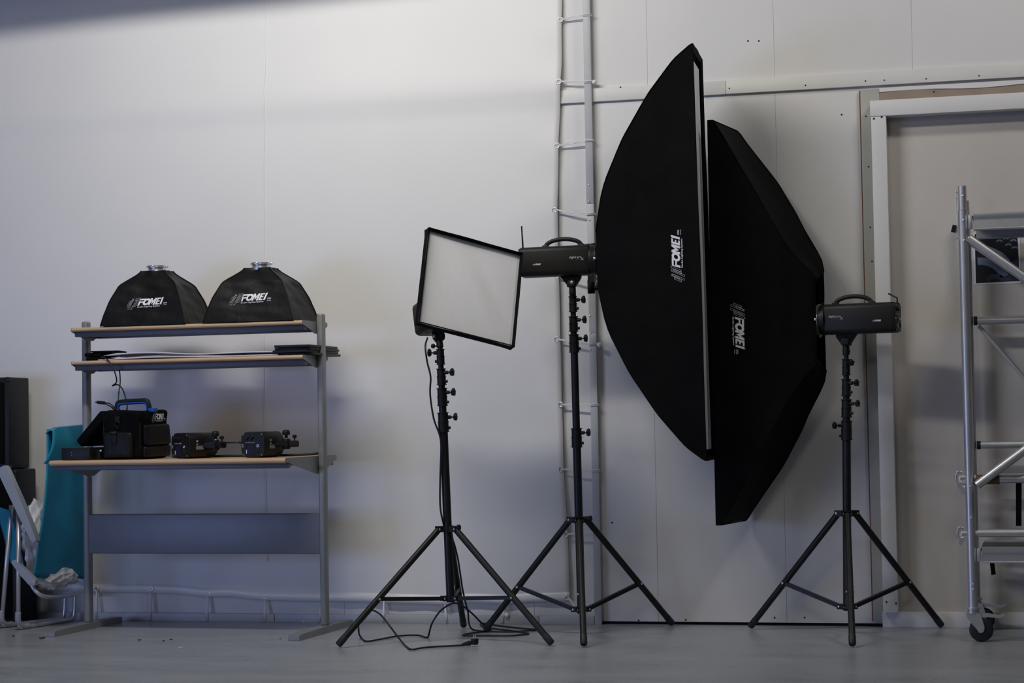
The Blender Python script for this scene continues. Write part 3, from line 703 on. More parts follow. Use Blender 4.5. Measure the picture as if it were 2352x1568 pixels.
# ------------------------------------------------------------------ studio flash heads
WT = wordmark(); SM_BARS = bars()
def sect(w, h, ch, n=4):
    pts = []
    for sx, sy, a0 in ((1, 1, 0), (-1, 1, 90), (-1, -1, 180), (1, -1, 270)):
        for i in range(n + 1):
            a = R(a0 + 90 * i / n); pts.append((sx * (w - ch) + ch * math.cos(a), sy * (h - ch) + ch * math.sin(a)))
    return pts
def flash(label, M, L, group, handle=True, ant=None, rolled=False, cat='studio flash', brk=None, hw=.0675, hh=.077, sock=.052, ch=.026, mush=False):
    t = thing('flash_head', label, cat, mtx=M, group=group); P = dict(local=True)
    S_ = sect(hw, hh, ch)
    def loft(b, lst, yoff=0): return b.loft([[V((x, y * k, z * k)) for y, z in S_] for x, k in lst])
    b = loft(B(), [(.016, .99), (.018, 1), (L - .040, 1), (L - .036, .97)]); obj('housing', b, m_head, t, **P)
    b = loft(B(), [(.004, .90), (.006, .95), (.016, 1.0), (.020, 1.0)]); obj('rear_bezel', b, m_plast, t, **P)
    cr = 1.0 if L > .3 else .84
    b = B(); b.lathe((L - .036, 0, 0), (1, 0, 0), [(0, .070 * cr), (.002, .079 * cr), (.012, .080 * cr), (.020, .077 * cr), (.034, .077 * cr), (.036, .066 * cr)], 32); fc = obj('front_collar', b, m_head, t, **P)
    b = B(); b.box((L - .014, 0, .081), (.016, .012, .012), None, .003); obj('release_button', b, m_plast, fc, **P)
    # rear control panel; coordinates u right, v up as seen from behind when rolled
    def rp(u, v, x=0.0): return V((x, -v, -u)) if rolled else V((x, -u, v))
    a_, c_ = (hh, hw) if rolled else (hw, hh)
    b = B(); b.loft([[rp(p * .93 * 1, q * .93, x) for p, q in (sect(a_, c_, ch - .002))] for x in (.0045, .002)]); pn = obj('control_panel', b, m_plast, t, **P)
    for u in (-.45, -.08):
        b = B(); b.lathe(rp(u * a_, .55 * c_, .003), (-1, 0, 0), [(0, .0125), (.003, .0125), (.004, .011), (.014, .0095), (.015, .006), (.0151, .001)], 18); obj('dial_knob', b, m_blk, t, **P)
    for i in range(5):
        b = B(); b.lathe(rp((-.50 + i * .15) * a_, .16 * c_, .003), (-1, 0, 0), [(0, .0042), (.004, .004), (.005, .003), (.0051, .0005)], 10); obj('push_button', b, m_dim, t, **P)
    b = B(); b.box(rp(-.20 * a_, -.38 * c_, .001), (.004, .90 * c_, .62 * a_) if rolled else (.004, .62 * a_, .90 * c_), None, .001); lc = obj('screen_bezel', b, m_blk, t, **P)
    b = B(); b.box(rp(-.20 * a_, -.38 * c_, -.0012), (.002, .70 * c_, .46 * a_) if rolled else (.002, .46 * a_, .70 * c_)); obj('screen', b, m_lcd, lc, **P)
    b = B(); b.box(rp(-.47 * a_, -.55 * c_, -.0016), (.002, .30 * c_, .05 * a_) if rolled else (.002, .05 * a_, .3 * c_)); obj('screen_print', b, m_print, lc, **P)
    b = B(); b.ring(rp(.42 * a_, -.10 * c_, .001), (1, 0, 0), .0060, .0018, 18, 6); obj('sync_socket', b, m_steel, t, **P)
    b = B(); b.lathe(rp(.42 * a_, -.10 * c_, .003), (-1, 0, 0), [(0, .005), (.0015, .005), (.0016, .0005)], 12); obj('socket_core', b, m_void, t, **P)
    b = B(); b.box(rp(.45 * a_, -.50 * c_, .002), (.006, .024, .020), None, .003); b.box(rp(.45 * a_, -.50 * c_, -.0012), (.002, .014, .012), None, .002); obj('power_inlet', b, m_void, t, **P)
    for u, v in ((-.72, .8), (.72, .8), (-.72, -.8), (.72, -.8)):
        b = B(); b.lathe(rp(u * a_, v * c_, .003), (-1, 0, 0), [(0, .0032), (.0015, .003), (.0025, .001), (.0026, .0003)], 10); obj('screw', b, m_steel, pn, **P)
    b = B(); b.box(rp(-.80 * a_, -.08 * c_, .002), (.003, .018, .007)); obj('port_label', b, m_dim, pn, **P)
    # prints on both sides
    v1 = fit(text_mesh('digital pro'), 0, 0, .064, .015); v2 = fit(text_mesh('X'), .060, -.008, .075, .004); v3 = fit(text_mesh('HD', shear=.3), .034, -.006, .056, -.001)
    w1, w2 = WT; wm = merge([([(.016 + a * .0275 / 370, c * .0085 / 105) for a, c in w1], w2), ([(a * .020 / 180, c * .0105 / 190) for a, c in SM_BARS[0]], SM_BARS[1])])
    if L > .3:
        for s in (-1, 1):
            def pf(x0, z0): return lambda a, c: V((x0 + a, -hw - .0008, z0 + c)) if s < 0 else V((x0 + .075 - a, hw + .0008, z0 + c))
            flatprint('model_print', merge([v1, v2]), t, pf(L - .135, .004), m_dimw, ); flatprint('model_print', v3, t, pf(L - .135, .004), m_red)
            flatprint('maker_print', wm, t, (lambda a, c: V((.075 + a, -hw - .0008, -.020 + c))) if s < 0 else (lambda a, c: V((.120 - a, hw + .0008, -.020 + c))), m_print)
    else:
        for s in (-1,):
            b = B(); b.box((.075, -.0, -hh - .0003), (.040, .016, .0012)); 
            b = B(); b.box((.072, .012, -hh - .0004), (.052, .020, .0012)); obj('rating_plate', b, m_dim, t, **P)
            b = B(); b.box((.055, -.022, -hh - .0004), (.012, .010, .0012)); b.box((.055, -.006, -hh - .0004), (.012, .006, .0012)); obj('warning_label', b, m_printd, t, **P)
    if handle:
        hc = L - .175
        pts = [V((hc + .095 * math.cos(a), 0, hh - .004 + .042 * math.sin(a) ** .9)) for a in [math.pi * i / 16 for i in range(17)]]
        b = B(); b.tube(pts, .0058, 8, 2, flat=1.9)
        for s in (-1, 1): b.box((hc + s * .094, 0, hh + .004), (.035, .026, .012), None, .004)
        obj('carry_handle', b, m_plast, t, **P)
    # tilt bracket under the housing
    bx = brk if brk is not None else L - .15
    b = B(); b.prism([(-.050, -hh + .004), (.050, -hh + .004), (.046, -hh - .016), (.026, -hh - .045), (.018, -hh - .058), (-.018, -hh - .058), (-.026, -hh - .045), (-.034, -hh - .018)], (1, 0, 0), (0, 0, 1), (0, .030, 0), (bx, 0, 0)); tb = obj('tilt_bracket', b, m_plast, t, **P)
    b = B(); b.lathe((bx, -.028, -hh - .036), (0, 1, 0), [(0, .012), (.001, .020), (.006, .022), (.050, .022), (.055, .020), (.056, .012)], 20); obj('tilt_hinge', b, m_plast, tb, **P)
    b = B(); b.lathe((bx, -.0295, -hh - .036), (0, 1, 0), [(0, .002), (.0005, .008), (.003, .009)], 14); obj('hinge_bolt', b, m_steel, tb, **P)
    b = B(); b.prism([(-.062, -hh), (-.045, -hh), (-.012, -hh - .046), (-.022, -hh - .056)], (1, 0, 0), (0, 0, 1), (0, .016, 0), (bx, 0, 0)); b.cyl((bx - .020, -.014, -hh - .052), (bx - .020, .014, -hh - .052), .008); obj('tilt_lever', b, m_plast, tb, **P)
    b = B(); b.lathe((bx, 0, -hh - .054), (0, 0, -1), [(0, .016), (.01, .0175), (sock, .0175), (sock + .001, .012)], 18); obj('stand_socket', b, m_plast, tb, **P)
    b = B(); b.cyl((bx, -.012, -hh - .088), (bx, -.030, -hh - .088), .004); b.lathe((bx, -.030, -hh - .088), (0, -1, 0), [(0, .008), (.004, .012), (.014, .012), (.018, .008), (.0181, .001)], 14); obj('clamp_screw', b, m_plast, tb, **P)
    if mush:
        b = B(); b.cyl((bx, -.028, -hh - .036), (bx, -.052, -hh - .036), .008); b.lathe((bx, -.046, -hh - .036), (0, -1, 0), [(0, .010), (.002, .019), (.012, .021), (.022, .019), (.028, .012), (.029, .001)], 18); obj('lock_knob', b, m_plast, tb, **P)
    if ant:
        b = B(); b.tube([V(p) for p in ant], .0042, 8); b.cyl(V(ant[0]), V(ant[0]) + (V(ant[1]) - V(ant[0])).normalized() * .014, .0065); obj('antenna', b, m_blk, t, sharp=180, **P)
    return t
m_dimw = mat('model_lettering', (0.45, 0.45, 0.45), .5)

# two flash heads lying on the desktop
def lying(label, px, py, yl, hd, ant=None):
    hw = .0675
    c = D(lx(px, py, yl), yl, ZD + hw + .002)
    M = M4.Translation(c) @ M4.Rotation(R(hd), 4, 'Z') @ M4.Rotation(R(-90), 4, 'X')
    return flash(label, M, .215, 'studio flash heads lying on the desktop', handle=False, ant=ant, rolled=True, brk=.150, ch=.036, mush=True)
lying('studio flash head lying on the desktop against the camera bag, screen towards the room', 413, 1026, -.34, 63)
lying('studio flash head lying on the desktop with a thin aerial pointing left', 580, 1024, -.34, 78, ant=[(.012, -.012, .074), (.012, -.012, .205)])

# ------------------------------------------------------------------ tripod stands
def stand(label, base, tip, zs, feet, collars, hub_z, low_z, knobs, frac=.606, leg_r=.0165, hub_knob=True, knob_r=.019):
    """base: floor point under the column, tip: top of column; collars: (ztop, zbottom) from the top; feet: floor points"""
    t = thing('light_stand', label, 'light stand', (base.x, base.y, 0), group='black tripod light stands')
    def S(z): k = (z - low_z) / (tip.z - low_z); return V((base.x + (tip.x - base.x) * k, base.y + (tip.y - base.y) * k, z))
    radii = [.0125, .0145, .017, .0195, .0215]
    radii = radii[-(len(collars) + 1):]
    tops = [tip.z + .03] + [c[0] for c in collars]; bots = [c[1] for c in collars] + [low_z - .02]
    for a, c, r in zip(tops, bots, radii):
        b = B(); b.cyl(S(a), S(c), r, n=20); obj('tube_section', b, m_blk, t)
    for (za, zb), r, kd in zip(collars, radii[1:], knobs):
        h = za - zb; R_ = r + .0055; b = B()
        d = (S(za) - S(zb)).normalized()
        b.lathe(S(zb), d, [(0, r), (0, R_ + .003), (.004, R_ + .003), (.005, R_), (h * .48, R_), (h * .49, R_ + .0015), (h * .55, R_ + .0015), (h * .56, R_ - .001), (h - .005, R_ - .001), (h - .004, R_ + .003), (h, R_ + .003), (h, r)], 24)
        cl = obj('collar', b, m_plast, t, sharp=30)
        kdir = V((math.cos(R(kd)), math.sin(R(kd)), 0)); zc = S(zb + h * .76)
        b = B(); b.cyl(zc + kdir * (R_ - .004), zc + kdir * (R_ + .016), .0105, .009, n=14); b.cyl(zc + kdir * (R_ + .01), zc + kdir * (R_ + .030), .0035, n=8)
        k0 = zc + kdir * (R_ + .026); ex = V((0, 0, 1)); ey = kdir.cross(ex)
        pts = []
        for i in range(30):
            a = 2 * math.pi * i / 30; q = knob_r * (1 + .16 * math.cos(5 * a)); pts.append((q * math.cos(a), q * math.sin(a)))
        b.loft([[k0 + kdir * x + ex * (p * s_) + ey * (q * s_) for p, q in pts] for x, s_ in ((0, .55), (.003, .8), (.010, 1), (.018, .92), (.021, .5))])
        obj('clamp_knob', b, m_plast, cl, sharp=45)
        z2 = S(zb + h * .22); b = B(); b.cyl(z2 + kdir * (R_ - .003), z2 + kdir * (R_ + .010), .0085, .007, n=12); obj('collar_bolt', b, m_plast, cl)
    # upper and lower hubs
    dirs = [(V((f.x, f.y, 0)) - V((base.x, base.y, 0))) for f in feet]
    rr = [d.length for d in dirs]; dirs = [d.normalized() for d in dirs]
    for nm, zc, hgt, rad, arm in (('upper_hub', hub_z, .030, .030, .062), ('lower_hub', low_z, .026, .029, .050)):
        b = B(); b.cyl(S(zc - hgt / 2), S(zc + hgt / 2), rad, n=24)
        for d in dirs:
            s_ = V((-d.y, d.x, 0)); c = S(zc)
            for e in (-1, 1):
                b.prism([(0, -hgt / 2), (arm, -hgt / 2), (arm, hgt / 2), (0, hgt / 2)], d, V((0, 0, 1)), s_ * .004, c + s_ * (.0175 * e))
            b.prism([(0, hgt / 2 - .004), (arm, hgt / 2 - .004), (arm, hgt / 2), (0, hgt / 2)], d, V((0, 0, 1)), s_ * .035, c)
        hb = obj(nm, b, m_plast, t)
        for d in dirs:
            s_ = V((-d.y, d.x, 0)); b = B()
            c = S(zc) + d * (arm - .010)
            b.lathe(c - s_ * .0216, s_, [(0, .0005), (.0001, .003), (.0011, .0048), (.003, .005), (.0032, .0025), (.040, .0025), (.0402, .005), (.0421, .0048), (.0431, .003), (.0432, .0005)], 10)
            obj('bolt', b, m_steel, hb)
        if nm == 'upper_hub' and hub_knob:
            kd = V((.96, -.28, 0)); c = S(zc + .006) + kd * .045
            b = B(); b.cyl(c - kd * .02, c + kd * .02, .005, n=8); b.lathe(c + kd * .012, kd, [(0, .010), (.004, .017), (.014, .017), (.018, .010), (.0181, .001)], 10); obj('hub_knob', b, m_plast, hb)
    for d, f, q in zip(dirs, feet, rr):
        p0 = S(hub_z - .004) + d * .052; p1 = V((f.x, f.y, .016)); ax = (p1 - p0).normalized()
        b = B(); b.cyl(p0, p1 - ax * .05, leg_r, n=18); lg = obj('leg', b, m_blk, t)
        b = B(); b.lathe(p1 - ax * .05, ax, [(0, leg_r), (0, leg_r + .0015), (.046, leg_r + .0015), (.052, leg_r - .002), (.0525, .001)], 18); obj('rubber_foot', b, m_rubber, lg)
        j = p0 + (p1 - p0) * frac; s_ = V((-d.y, d.x, 0)); a = S(low_z) + d * .040
        b = B()
        dv = (j - a).normalized(); nn = dv.cross(s_).normalized()
        b.loft([[x + s_ * (u * .012) + nn * (v * .0095) for u, v in ((-1, -1), (1, -1), (1, 1), (-1, 1))] for x in (a, j)]); br = obj('brace', b, m_blk, t)
        b = B()
        b.cyl(j - s_ * .020, j + s_ * .020, .0045, n=10)
        for e in (-1, 1): b.lathe(j + s_ * (.0195 * e), s_ * e, [(0, .006), (.002, .006), (.0035, .003), (.0036, .0005)], 10)
        obj('brace_bolt', b, m_steel, br)
    return t
def zpx(py, x, Y): return at(x, py, Y).z

# ------------------------------------------------------------------ the two tall softboxes with their flash heads
def frameM(o, X):
    X = V(X).normalized(); Z = (V((0, 0, 1)) - X * X.z).normalized(); Y = Z.cross(X)
    m = M4.Identity(4)
    for i in range(3): m[i][0] = X[i]; m[i][1] = Y[i]; m[i][2] = Z[i]; m[i][3] = o[i]
    return m
HL = .405
def tall(side, tilt, rl, recess, near_px, far_px, Yn, Yf, zc, H, ring_px, pivot_px, lip, prof, near_prof, label, hlabel, ant, logo, seed):
    n = at(*near_px, Yn); f = at(*far_px, Yf); n.z = f.z = zc
    s_ = (n - f); W = s_.length; s_.normalize()
    A = V((0, 0, 1)).cross(s_) * (1 if side > 0 else -1)
    if A.x * side < 0: A = -A
    A = (A + V((0, 0, tilt))).normalized()
    fc = (n + f) / 2
    depth = .5
    for _ in range(8):
        ringc = fc - A * (depth + lip); depth += side * (pix(ringc)[0] - ring_px) / 445
    ringc = fc - A * (depth + lip)
    bxoff = .15
    for _ in range(8):
        q = ringc - A * (rl - .002 + bxoff); bxoff += side * (pix(q - V((0, 0, .13)))[0] - pivot_px) / 445
    softbox('tall_softbox', label, ringc, A, (0, 0, 1), W, H, depth, lip, .082, prof, side_prof=[(0, .34), (.06, .45), (.3, .72), (.6, .88), (1, 1)], sag=.022, wr=.004, near_prof=near_prof, group='tall softboxes on stands', seed=seed, logo=logo, ringlen=rl, recess=recess, rim=.02, wav=.3, back=.10 if side < 0 else 0, ring_m=m_steel if side < 0 else m_plast)
    M = frameM(ringc - A * (rl - .002 + HL), A)
    flash(hlabel, M, HL, 'studio flash heads on stands', ant=ant, brk=HL - bxoff)
    return M @ V((HL - bxoff, 0, -.077 - .107)), A, ringc
profL = [(0, .09), (.010, .15), (.03, .23), (.1, .36), (.3, .565), (.56, .77), (.82, .93), (1, 1)]
def logoL(rc, A, U, S, ff):
    n = S if S.dot(CAM - rc) > 0 else -S
    return at(1571, 648, -.75), V((0, 0, 1)), -A, n, .268 / 640
def logoR(rc, A, U, S, ff):
    n = S if S.dot(CAM - rc) > 0 else -S
    return at(1680, 695, -.5), V((0, 0, -1)), -A, n, .268 / 640
tipL, AL, rcL = tall(1, .012, .012, (.014, .03, .10), (1608, 590), (1629, 590), -.78, -.31, 1.945, 2.10, 1376, 1314, .006, profL, None,
    'tall black softbox, the taller left one of the pair, its edge towards the room', 'black studio flash head behind the small square softbox, holding the left tall softbox',
    [(.012, .02, .070), (.008, .02, .195)], logoL, 11)
profR = [(0, .17), (.015, .23), (.13, .39), (.28, .54), (.51, .71), (.72, .83), (.895, .93), (1, 1)]
nearR = [(0, .17), (.02, .19), (.17, .31), (.32, .44), (.5, .60), (.68, .745), (.88, .91), (1, 1)]
tipR, AR, rcR = tall(-1, 0, .028, None, (1634, 745), (1692, 745), -.50, -.06, 1.602, 2.085, 1873, 1943, .030, profR, nearR,
    'tall black softbox, the lower right one of the pair, seen from behind', 'black studio flash head at the right, holding the right tall softbox',
    [(.006, 0, .064), (.006, 0, .098), (.050, 0, .122)], logoR, 23)
# stub at the rear of the right flash is part of its aerial mount

F2 = [fl(1115, 1452), fl(1341, 1487), V((.88, -.09, 0))]
b2 = V((.486, -.546, 0))
def cz(lst, x, Y): return [(zpx(a, x, Y), zpx(c, x, Y)) for a, c in lst]
stand('black tripod light stand, the middle one, under the left tall softbox', b2, tipL, None, F2, cz([(681, 717), (727, 762), (768, 810), (983, 1027)], 1320, -.546), zpx(1193, 1335, -.546), zpx(1399, 1338, -.546), [0, 0, 8, 0])
b3 = V((1.838, -.42, 0))
F3 = [b3 + V((math.cos(R(a)), math.sin(R(a)), 0)) * .565 for a in (37, 158, 277)]
stand('black tripod light stand at the right, beside the scaffold', b3, tipR, None, F3, cz([(824, 861), (870, 909), (917, 958), (966, 1010)], 1947, -.42), zpx(1179, 1953, -.42), zpx(1393, 1955, -.42), [-60, -25, -20, 205], hub_knob=False, knob_r=.017)

# ------------------------------------------------------------------ small square softbox light on the first stand
va = rt * .467 + up * -.12 + fw * .2; vb = rt * -.044 + up * -.484 + fw * -.187
vb = vb - va * (vb.dot(va) / va.length_squared)
N1 = va.cross(vb).normalized()
if N1.dot(CAM - at(1080, 659, -1.2)) < 0: N1 = -N1
L1 = .270; HH1 = .086
Yc = -1.25
for _ in range(6):
    c1 = at(1084, 659, Yc); rc1 = c1 - N1 * .27; M1 = frameM(rc1 - N1 * (.028 + L1), N1); tip1 = M1 @ V((.128, 0, -HH1 - .095)); Yc += (-.867 - tip1.y)
softbox('square_softbox', 'small square softbox with white front, tilted, on the leftmost stand', rc1, N1, -vb, .525, .51, .225, .045, .066, [(0, .3), (.06, .36), (.3, .62), (.6, .83), (1, 1)], sag=.015, wr=.004, group=None, rim=.012, seed=31)
flash('rounded black flash head hanging behind the small square softbox', M1, L1, 'studio flash heads on stands', handle=False, brk=.128, hw=.076, hh=HH1, sock=.040)
b1 = V((-.124, -.867, 0))
F1 = [fl(777, 1488), fl(1267, 1484), fl(1065, 1443)]
stand('black tripod light stand, the leftmost one, with a cable down its side', b1, V((tip1.x, tip1.y, tip1.z)), None, F1, cz([(801, 837), (846, 884), (891, 932), (947, 992)], 1022, -.867), zpx(1214, 1030, -.867), zpx(1373, 1035, -.867), [190, -5, -5, 10])
# mains lead of that light: down the stand and in loops over the floor
cs = -.90
hd = M1 @ V((.02, .0, -.075))
lead = wpath([(982, 776, hd.y), (977, 795, cs), (981, 830, cs), (989, 865, cs), (988, 905, cs), (996, 960, cs), (1010, 1000, cs), (1013, 1030, cs), (1011, 1100, cs), (1011, 1160, cs), (1017, 1196, cs), (1024, 1216, -.84), (1040, 1240, -.80), (1050, 1275, -.78), (1055, 1303, -.74), (1062, 1350, -.66), (1069, 1382, -.62), (1075, 1406, -.58), (1077, 1430, -.50), (1086, 1448), (1118, 1452), (1170, 1453), (1222, 1450), (1231, 1448), (1205, 1446), (1152, 1440), (1112, 1434), (1104, 1437), (1120, 1444), (1160, 1449), (1205, 1455), (1212, 1458), (1176, 1462), (1120, 1462), (1070, 1462), (1068, 1459), (1100, 1454), (1128, 1448), (1108, 1432, -.46), (1085, 1409, -.55), (1063, 1391, -.62), (1050, 1385, -.66), (1036, 1386, -.68), (1011, 1403, -.74), (992, 1432, -.80), (984, 1463), (978, 1466), (958, 1461), (914, 1463), (870, 1471), (842, 1475), (829, 1466), (824, 1450, -.88), (825, 1425, -.86), (838, 1405, -.84), (856, 1401, -.86), (876, 1413, -.90), (895, 1437, -.95), (914, 1462, -.98), (930, 1484), (945, 1494), (965, 1491), (994, 1488), (1035, 1486), (1064, 1484)])
t = thing('mains_lead', 'black mains lead looping over the floor under the leftmost stand, plug in front', 'cable', (lead[-1].x, lead[-1].y, 0))
b = B(); b.tube(lead, .0048, 8, 6); obj('lead', b, m_cable, t, sharp=180)
pe = lead[-1]; px_ = V((1, -.02, 0)).normalized(); py_ = V((.02, 1, 0))
b = B(); b.tube([pe + V((-.004, 0, .003)), pe + px_ * .012 + V((0, 0, .006)), pe + px_ * .035 + V((0, 0, .011))], [.006, .009, .013], 12); 
b.lathe(pe + px_ * .060 + V((0, 0, .003)), (0, 0, 1), [(0, .012), (.001, .017), (.016, .019), (.028, .019), (.030, .017), (.0302, .001)], 20); b.box(pe + px_ * .042 + V((0, 0, .012)), (.03, .022, .018), None, .006)
pg = obj('plug', b, m_plast, t)
for s in (-1, 1):
    b = B(); b.lathe(pe + px_ * (.060 + .0015 * s) + V((0, .0095 * s, .033)), (0, 0, 1), [(0, .0024), (.015, .0024), (.018, .0016), (.0181, .0002)], 10); obj('pin', b, m_steel, pg)
# spare bracket with knob hanging behind the left tall softbox
c = at(1357, 628, -.30); sp = thing('spare_bracket', 'black tube bracket with side knob between flash head and left tall softbox', 'bracket', c)
b = B(); zt_, zb_ = at(1357, 560, -.30).z, at(1357, 674, -.30).z
b.prism([(-.024, zt_), (.024, zt_), (.024, at(1357, 640, -.3).z), (.020, at(1357, 648, -.3).z), (-.012, at(1357, 648, -.3).z)], (1, 0, 0), (0, 0, 1), (0, .04, 0), (c.x, c.y, 0)); obj('arm', b, m_plast, sp)
b = B(); b.cyl(V((c.x + .001, c.y, zb_)), V((c.x + .001, c.y, at(1357, 642, -.3).z)), .0205, n=20); obj('socket', b, m_plast, sp)
b = B(); kz = at(1375, 661, -.30); b.cyl(V((c.x + .018, c.y, kz.z)), V((c.x + .042, c.y, kz.z)), .014, .012); b.cyl(V((c.x + .04, c.y, kz.z)), V((c.x + .056, c.y, kz.z)), .004, n=8); obj('clamp_knob', b, m_plast, sp)
b = B(); b.cyl(V((c.x, c.y, zt_ - .01)), V((c.x + .25, c.y + .0, zt_ + .02)), .012); obj('cross_tube', b, m_blk, sp)

# ------------------------------------------------------------------ rolling aluminium scaffold
YA, YB = -.66, -.14
XS = 2.466
sc = thing('scaffold_tower', 'rolling aluminium scaffold tower at the right edge in front of the sliding door', 'scaffold', (XS, YA, 0))
def sz(py, Y=YA): return at(2260, py, Y).z
ztop = sz(425)
for Y, zt_ in ((YA, ztop), (YB, ztop - .02)):
    b = B(); b.cyl((XS, Y, .165), (XS, Y, sz(482)), .0235, n=24); po = obj('post', b, m_alu, sc)
    b = B(); b.cyl((XS, Y, sz(481)), (XS, Y, zt_), .0205, n=20); obj('spigot', b, m_alu, po)
    for q in (.05, .17, .27):
        b = B(); b.lathe((XS + .003, Y - .0225 + (.003 if q < .12 else 0), zt_ - q), (0, -1, 0), [(0, .006), (.003, .005), (.0045, .002), (.0046, .0003)], 10); obj('rivet', b, m_steel, po)
    for q in (sz(1115), sz(1188), sz(1340), sz(1352)):
        b = B(); b.lathe((XS + .004, Y - .0225, q), (0, -1, 0), [(0, .006), (.003, .005), (.0045, .002), (.0046, .0003)], 10); obj('rivet', b, m_steel, po)
    b = B(); b.tube([V((XS - .030, Y, zt_ - .02)), V((XS - .030, Y, zt_ - .30))], .003, 6); b.cyl((XS - .034, Y, zt_ - .03), (XS, Y, zt_ - .03), .0028, n=6); b.cyl((XS - .034, Y, zt_ - .06), (XS, Y, zt_ - .06), .0028, n=6); obj('locking_clip', b, m_alu, po)
    # caster
    b = B(); b.lathe((XS, Y, .135), (0, 0, 1), [(0, .024), (.004, .032), (.010, .032), (.012, .027), (.020, .027), (.022, .033), (.030, .033), (.032, .024)], 24); ca = obj('caster', b, m_alu, sc)
    b = B()
    for e in (-1, 1):
        b.prism([(-.034, .140), (.034, .140), (.052, .075), (.050, .055), (.040, .044), (.026, .046), (.018, .058), (-.030, .118)], (1, 0, 0), (0, 0, 1), (0, .003, 0), (XS + .0, Y + .026 * e, 0))
    b.box((XS, Y, .1385), (.068, .052, .003)); obj('fork', b, m_alu, ca)
    b = B(); b.lathe((XS + .036, Y - .019, .0585), (0, 1, 0), [(0, .02), (0, .046), (.003, .054), (.008, .0575), (.030, .0575), (.035, .054), (.038, .046), (.038, .02)], 36); obj('wheel', b, m_rubber, ca)
    b = B(); b.cyl((XS + .036, Y - .033, .0585), (XS + .036, Y + .033, .0585), .011, n=16); obj('axle', b, m_steel, ca)
    b = B(); b.prism([(.0, .133), (.05, .137), (.10, .128), (.128, .137), (.133, .130), (.105, .116), (.05, .121), (.0, .119)], (1, 0, 0), (0, 0, 1), (0, .035, 0), (XS + .02, Y, 0)); obj('brake_lever', b, m_alu, ca)
# decks
for nm, za, zb in (('upper', sz(489), sz(528)), ('lower', sz(1255), sz(1292))):
    b = B(); b.span((XS + .045, YA + .03, za - .022), (4.3, YB - .03, za - .010)); dkk = obj('deck_board', b, m_ply, sc)
    for Y in (YA, YB):
        b = B(); pr = [(-.02, zb), (.02, zb), (.02, zb + .006), (-.012, zb + .006), (-.012, za - .026), (-.018, za - .022), (-.018, za - .003), (-.008, za), (.02, za), (.02, za + .0), (-.02, za), (-.022, za - .008), (-.022, za - .024), (-.016, za - .028), (-.016, zb + .010), (-.02, zb + .006)]
        pr = [(-.02, zb), (.02, zb), (.02, zb + .005), (-.013, zb + .008), (-.013, za - .030), (-.02, za - .024), (-.02, za - .006), (-.012, za), (-.024, za), (-.026, za - .02), (-.022, za - .028), (-.017, za - .032), (-.017, zb + .008), (-.021, zb + .005)]
        b.prism(pr, (0, 1, 0), (0, 0, 1), (4.3 - XS - .05, 0, 0), ((4.3 + XS + .05) / 2, Y, 0)); obj('deck_beam', b, m_alu, dkk)
    b = B(); b.box((XS + .036, YA, (za + zb) / 2), (.018, .05, (za - zb) * .8), None, .003); obj('deck_hook', b, m_alu, dkk)
def bar(px0, py0, px1, py1, Y, r, nm, m=None):
    p0 = at(px0, py0, Y); p1 = at(px1, py1, Y); d = (p1 - p0)
    b = B(); b.cyl(p0, p0 + d * (4.0 if nm != 'diagonal_brace' else 3.2), r, n=18); return obj(nm, b, m or m_alu, sc)
bar(2226, 548, 2352, 636, YA - .0, .0225, 'diagonal_brace'); bar(2222, 548, 2346, 634, YB, .0225, 'diagonal_brace')
bar(2244, 1114, 2352, 1034, YA - .045, .022, 'diagonal_brace')
for py, Y, r, cap in ((736, YB, .021, 1), (1022, YB, .0195, 1), (1100, YA + .0, .021, 0), (1224, YA, .0185, 0), (1096, YB, .019, 0), (1222, YB, .018, 0)):
    z = sz(py, Y); b = B(); b.cyl((XS + .03, Y, z), (4.3, Y, z), r, n=18); br = obj('horizontal_brace', b, m_alu, sc)
    if cap:
        b = B(); b.cyl((XS + .026, Y, z), (XS + .045, Y, z), r + .002, n=18); obj('end_cap', b, m_plast, br)
b = B(); b.cyl((XS + .03, YA, sz(1101)), (at(2296, 1101, YA).x, YA, sz(1101)), .0235, n=18); obj('brown_sleeve', b, m_wrap, sc)
bar(2248, 748, 2322, 832, YB + .03, .010, 'gate_strut', m_aluf)
for px0, py, Y in ((2212, 1096, YA), (2216, 1224, YA), (2214, 1108, YB)):
    c = at(px0, py, Y); c.x = XS - .046
    b = B(); b.tube([c + V((.020 * math.cos(a), 0, .026 * math.sin(a))) for a in [R(60 + 20 * i) for i in range(13)]], .0075, 10, 2); cl = obj('claw_coupler', b, m_alu, sc, sharp=180)
    b = B(); b.ring(c + V((.012, 0, -.006)), (0, 1, 0), .013, .005, 18, 8); obj('trigger', b, m_cord, cl, sharp=180)
    b = B(); b.box(c + V((-.008, 0, .027)), (.024, .018, .012), None, .005); b.prism([(-.01, -.02), (-.014, -.05), (0, -.06), (.02, -.03)], (1, 0, 0), (0, 0, 1), (0, .016, 0), c); obj('release_lever', b, m_alu, cl)
    b = B(); b.cyl((XS - .045, Y, c.z), (XS + .03, Y, c.z), .012, n=12); obj('coupler_shank', b, m_alu, cl)
c = at(2190, 545, YA)
b = B(); b.prism([(-.055, -.012), (-.046, -.018), (-.038, -.008), (-.02, -.004), (.0, -.03), (.0, .05), (-.02, .045), (-.028, .01), (-.042, .004), (-.05, .002)], (1, 0, 0), (0, 0, 1), (0, .014, 0), (XS - .004, YA, c.z)); lk = obj('deck_lock', b, m_aluf, sc)
b = B(); b.prism([(-.055, .028), (-.032, .022), (-.028, .058), (-.045, .062)], (1, 0, 0), (0, 0, 1), (0, .024, 0), (XS - .004, YA, c.z)); obj('lock_knob', b, m_plast, lk)
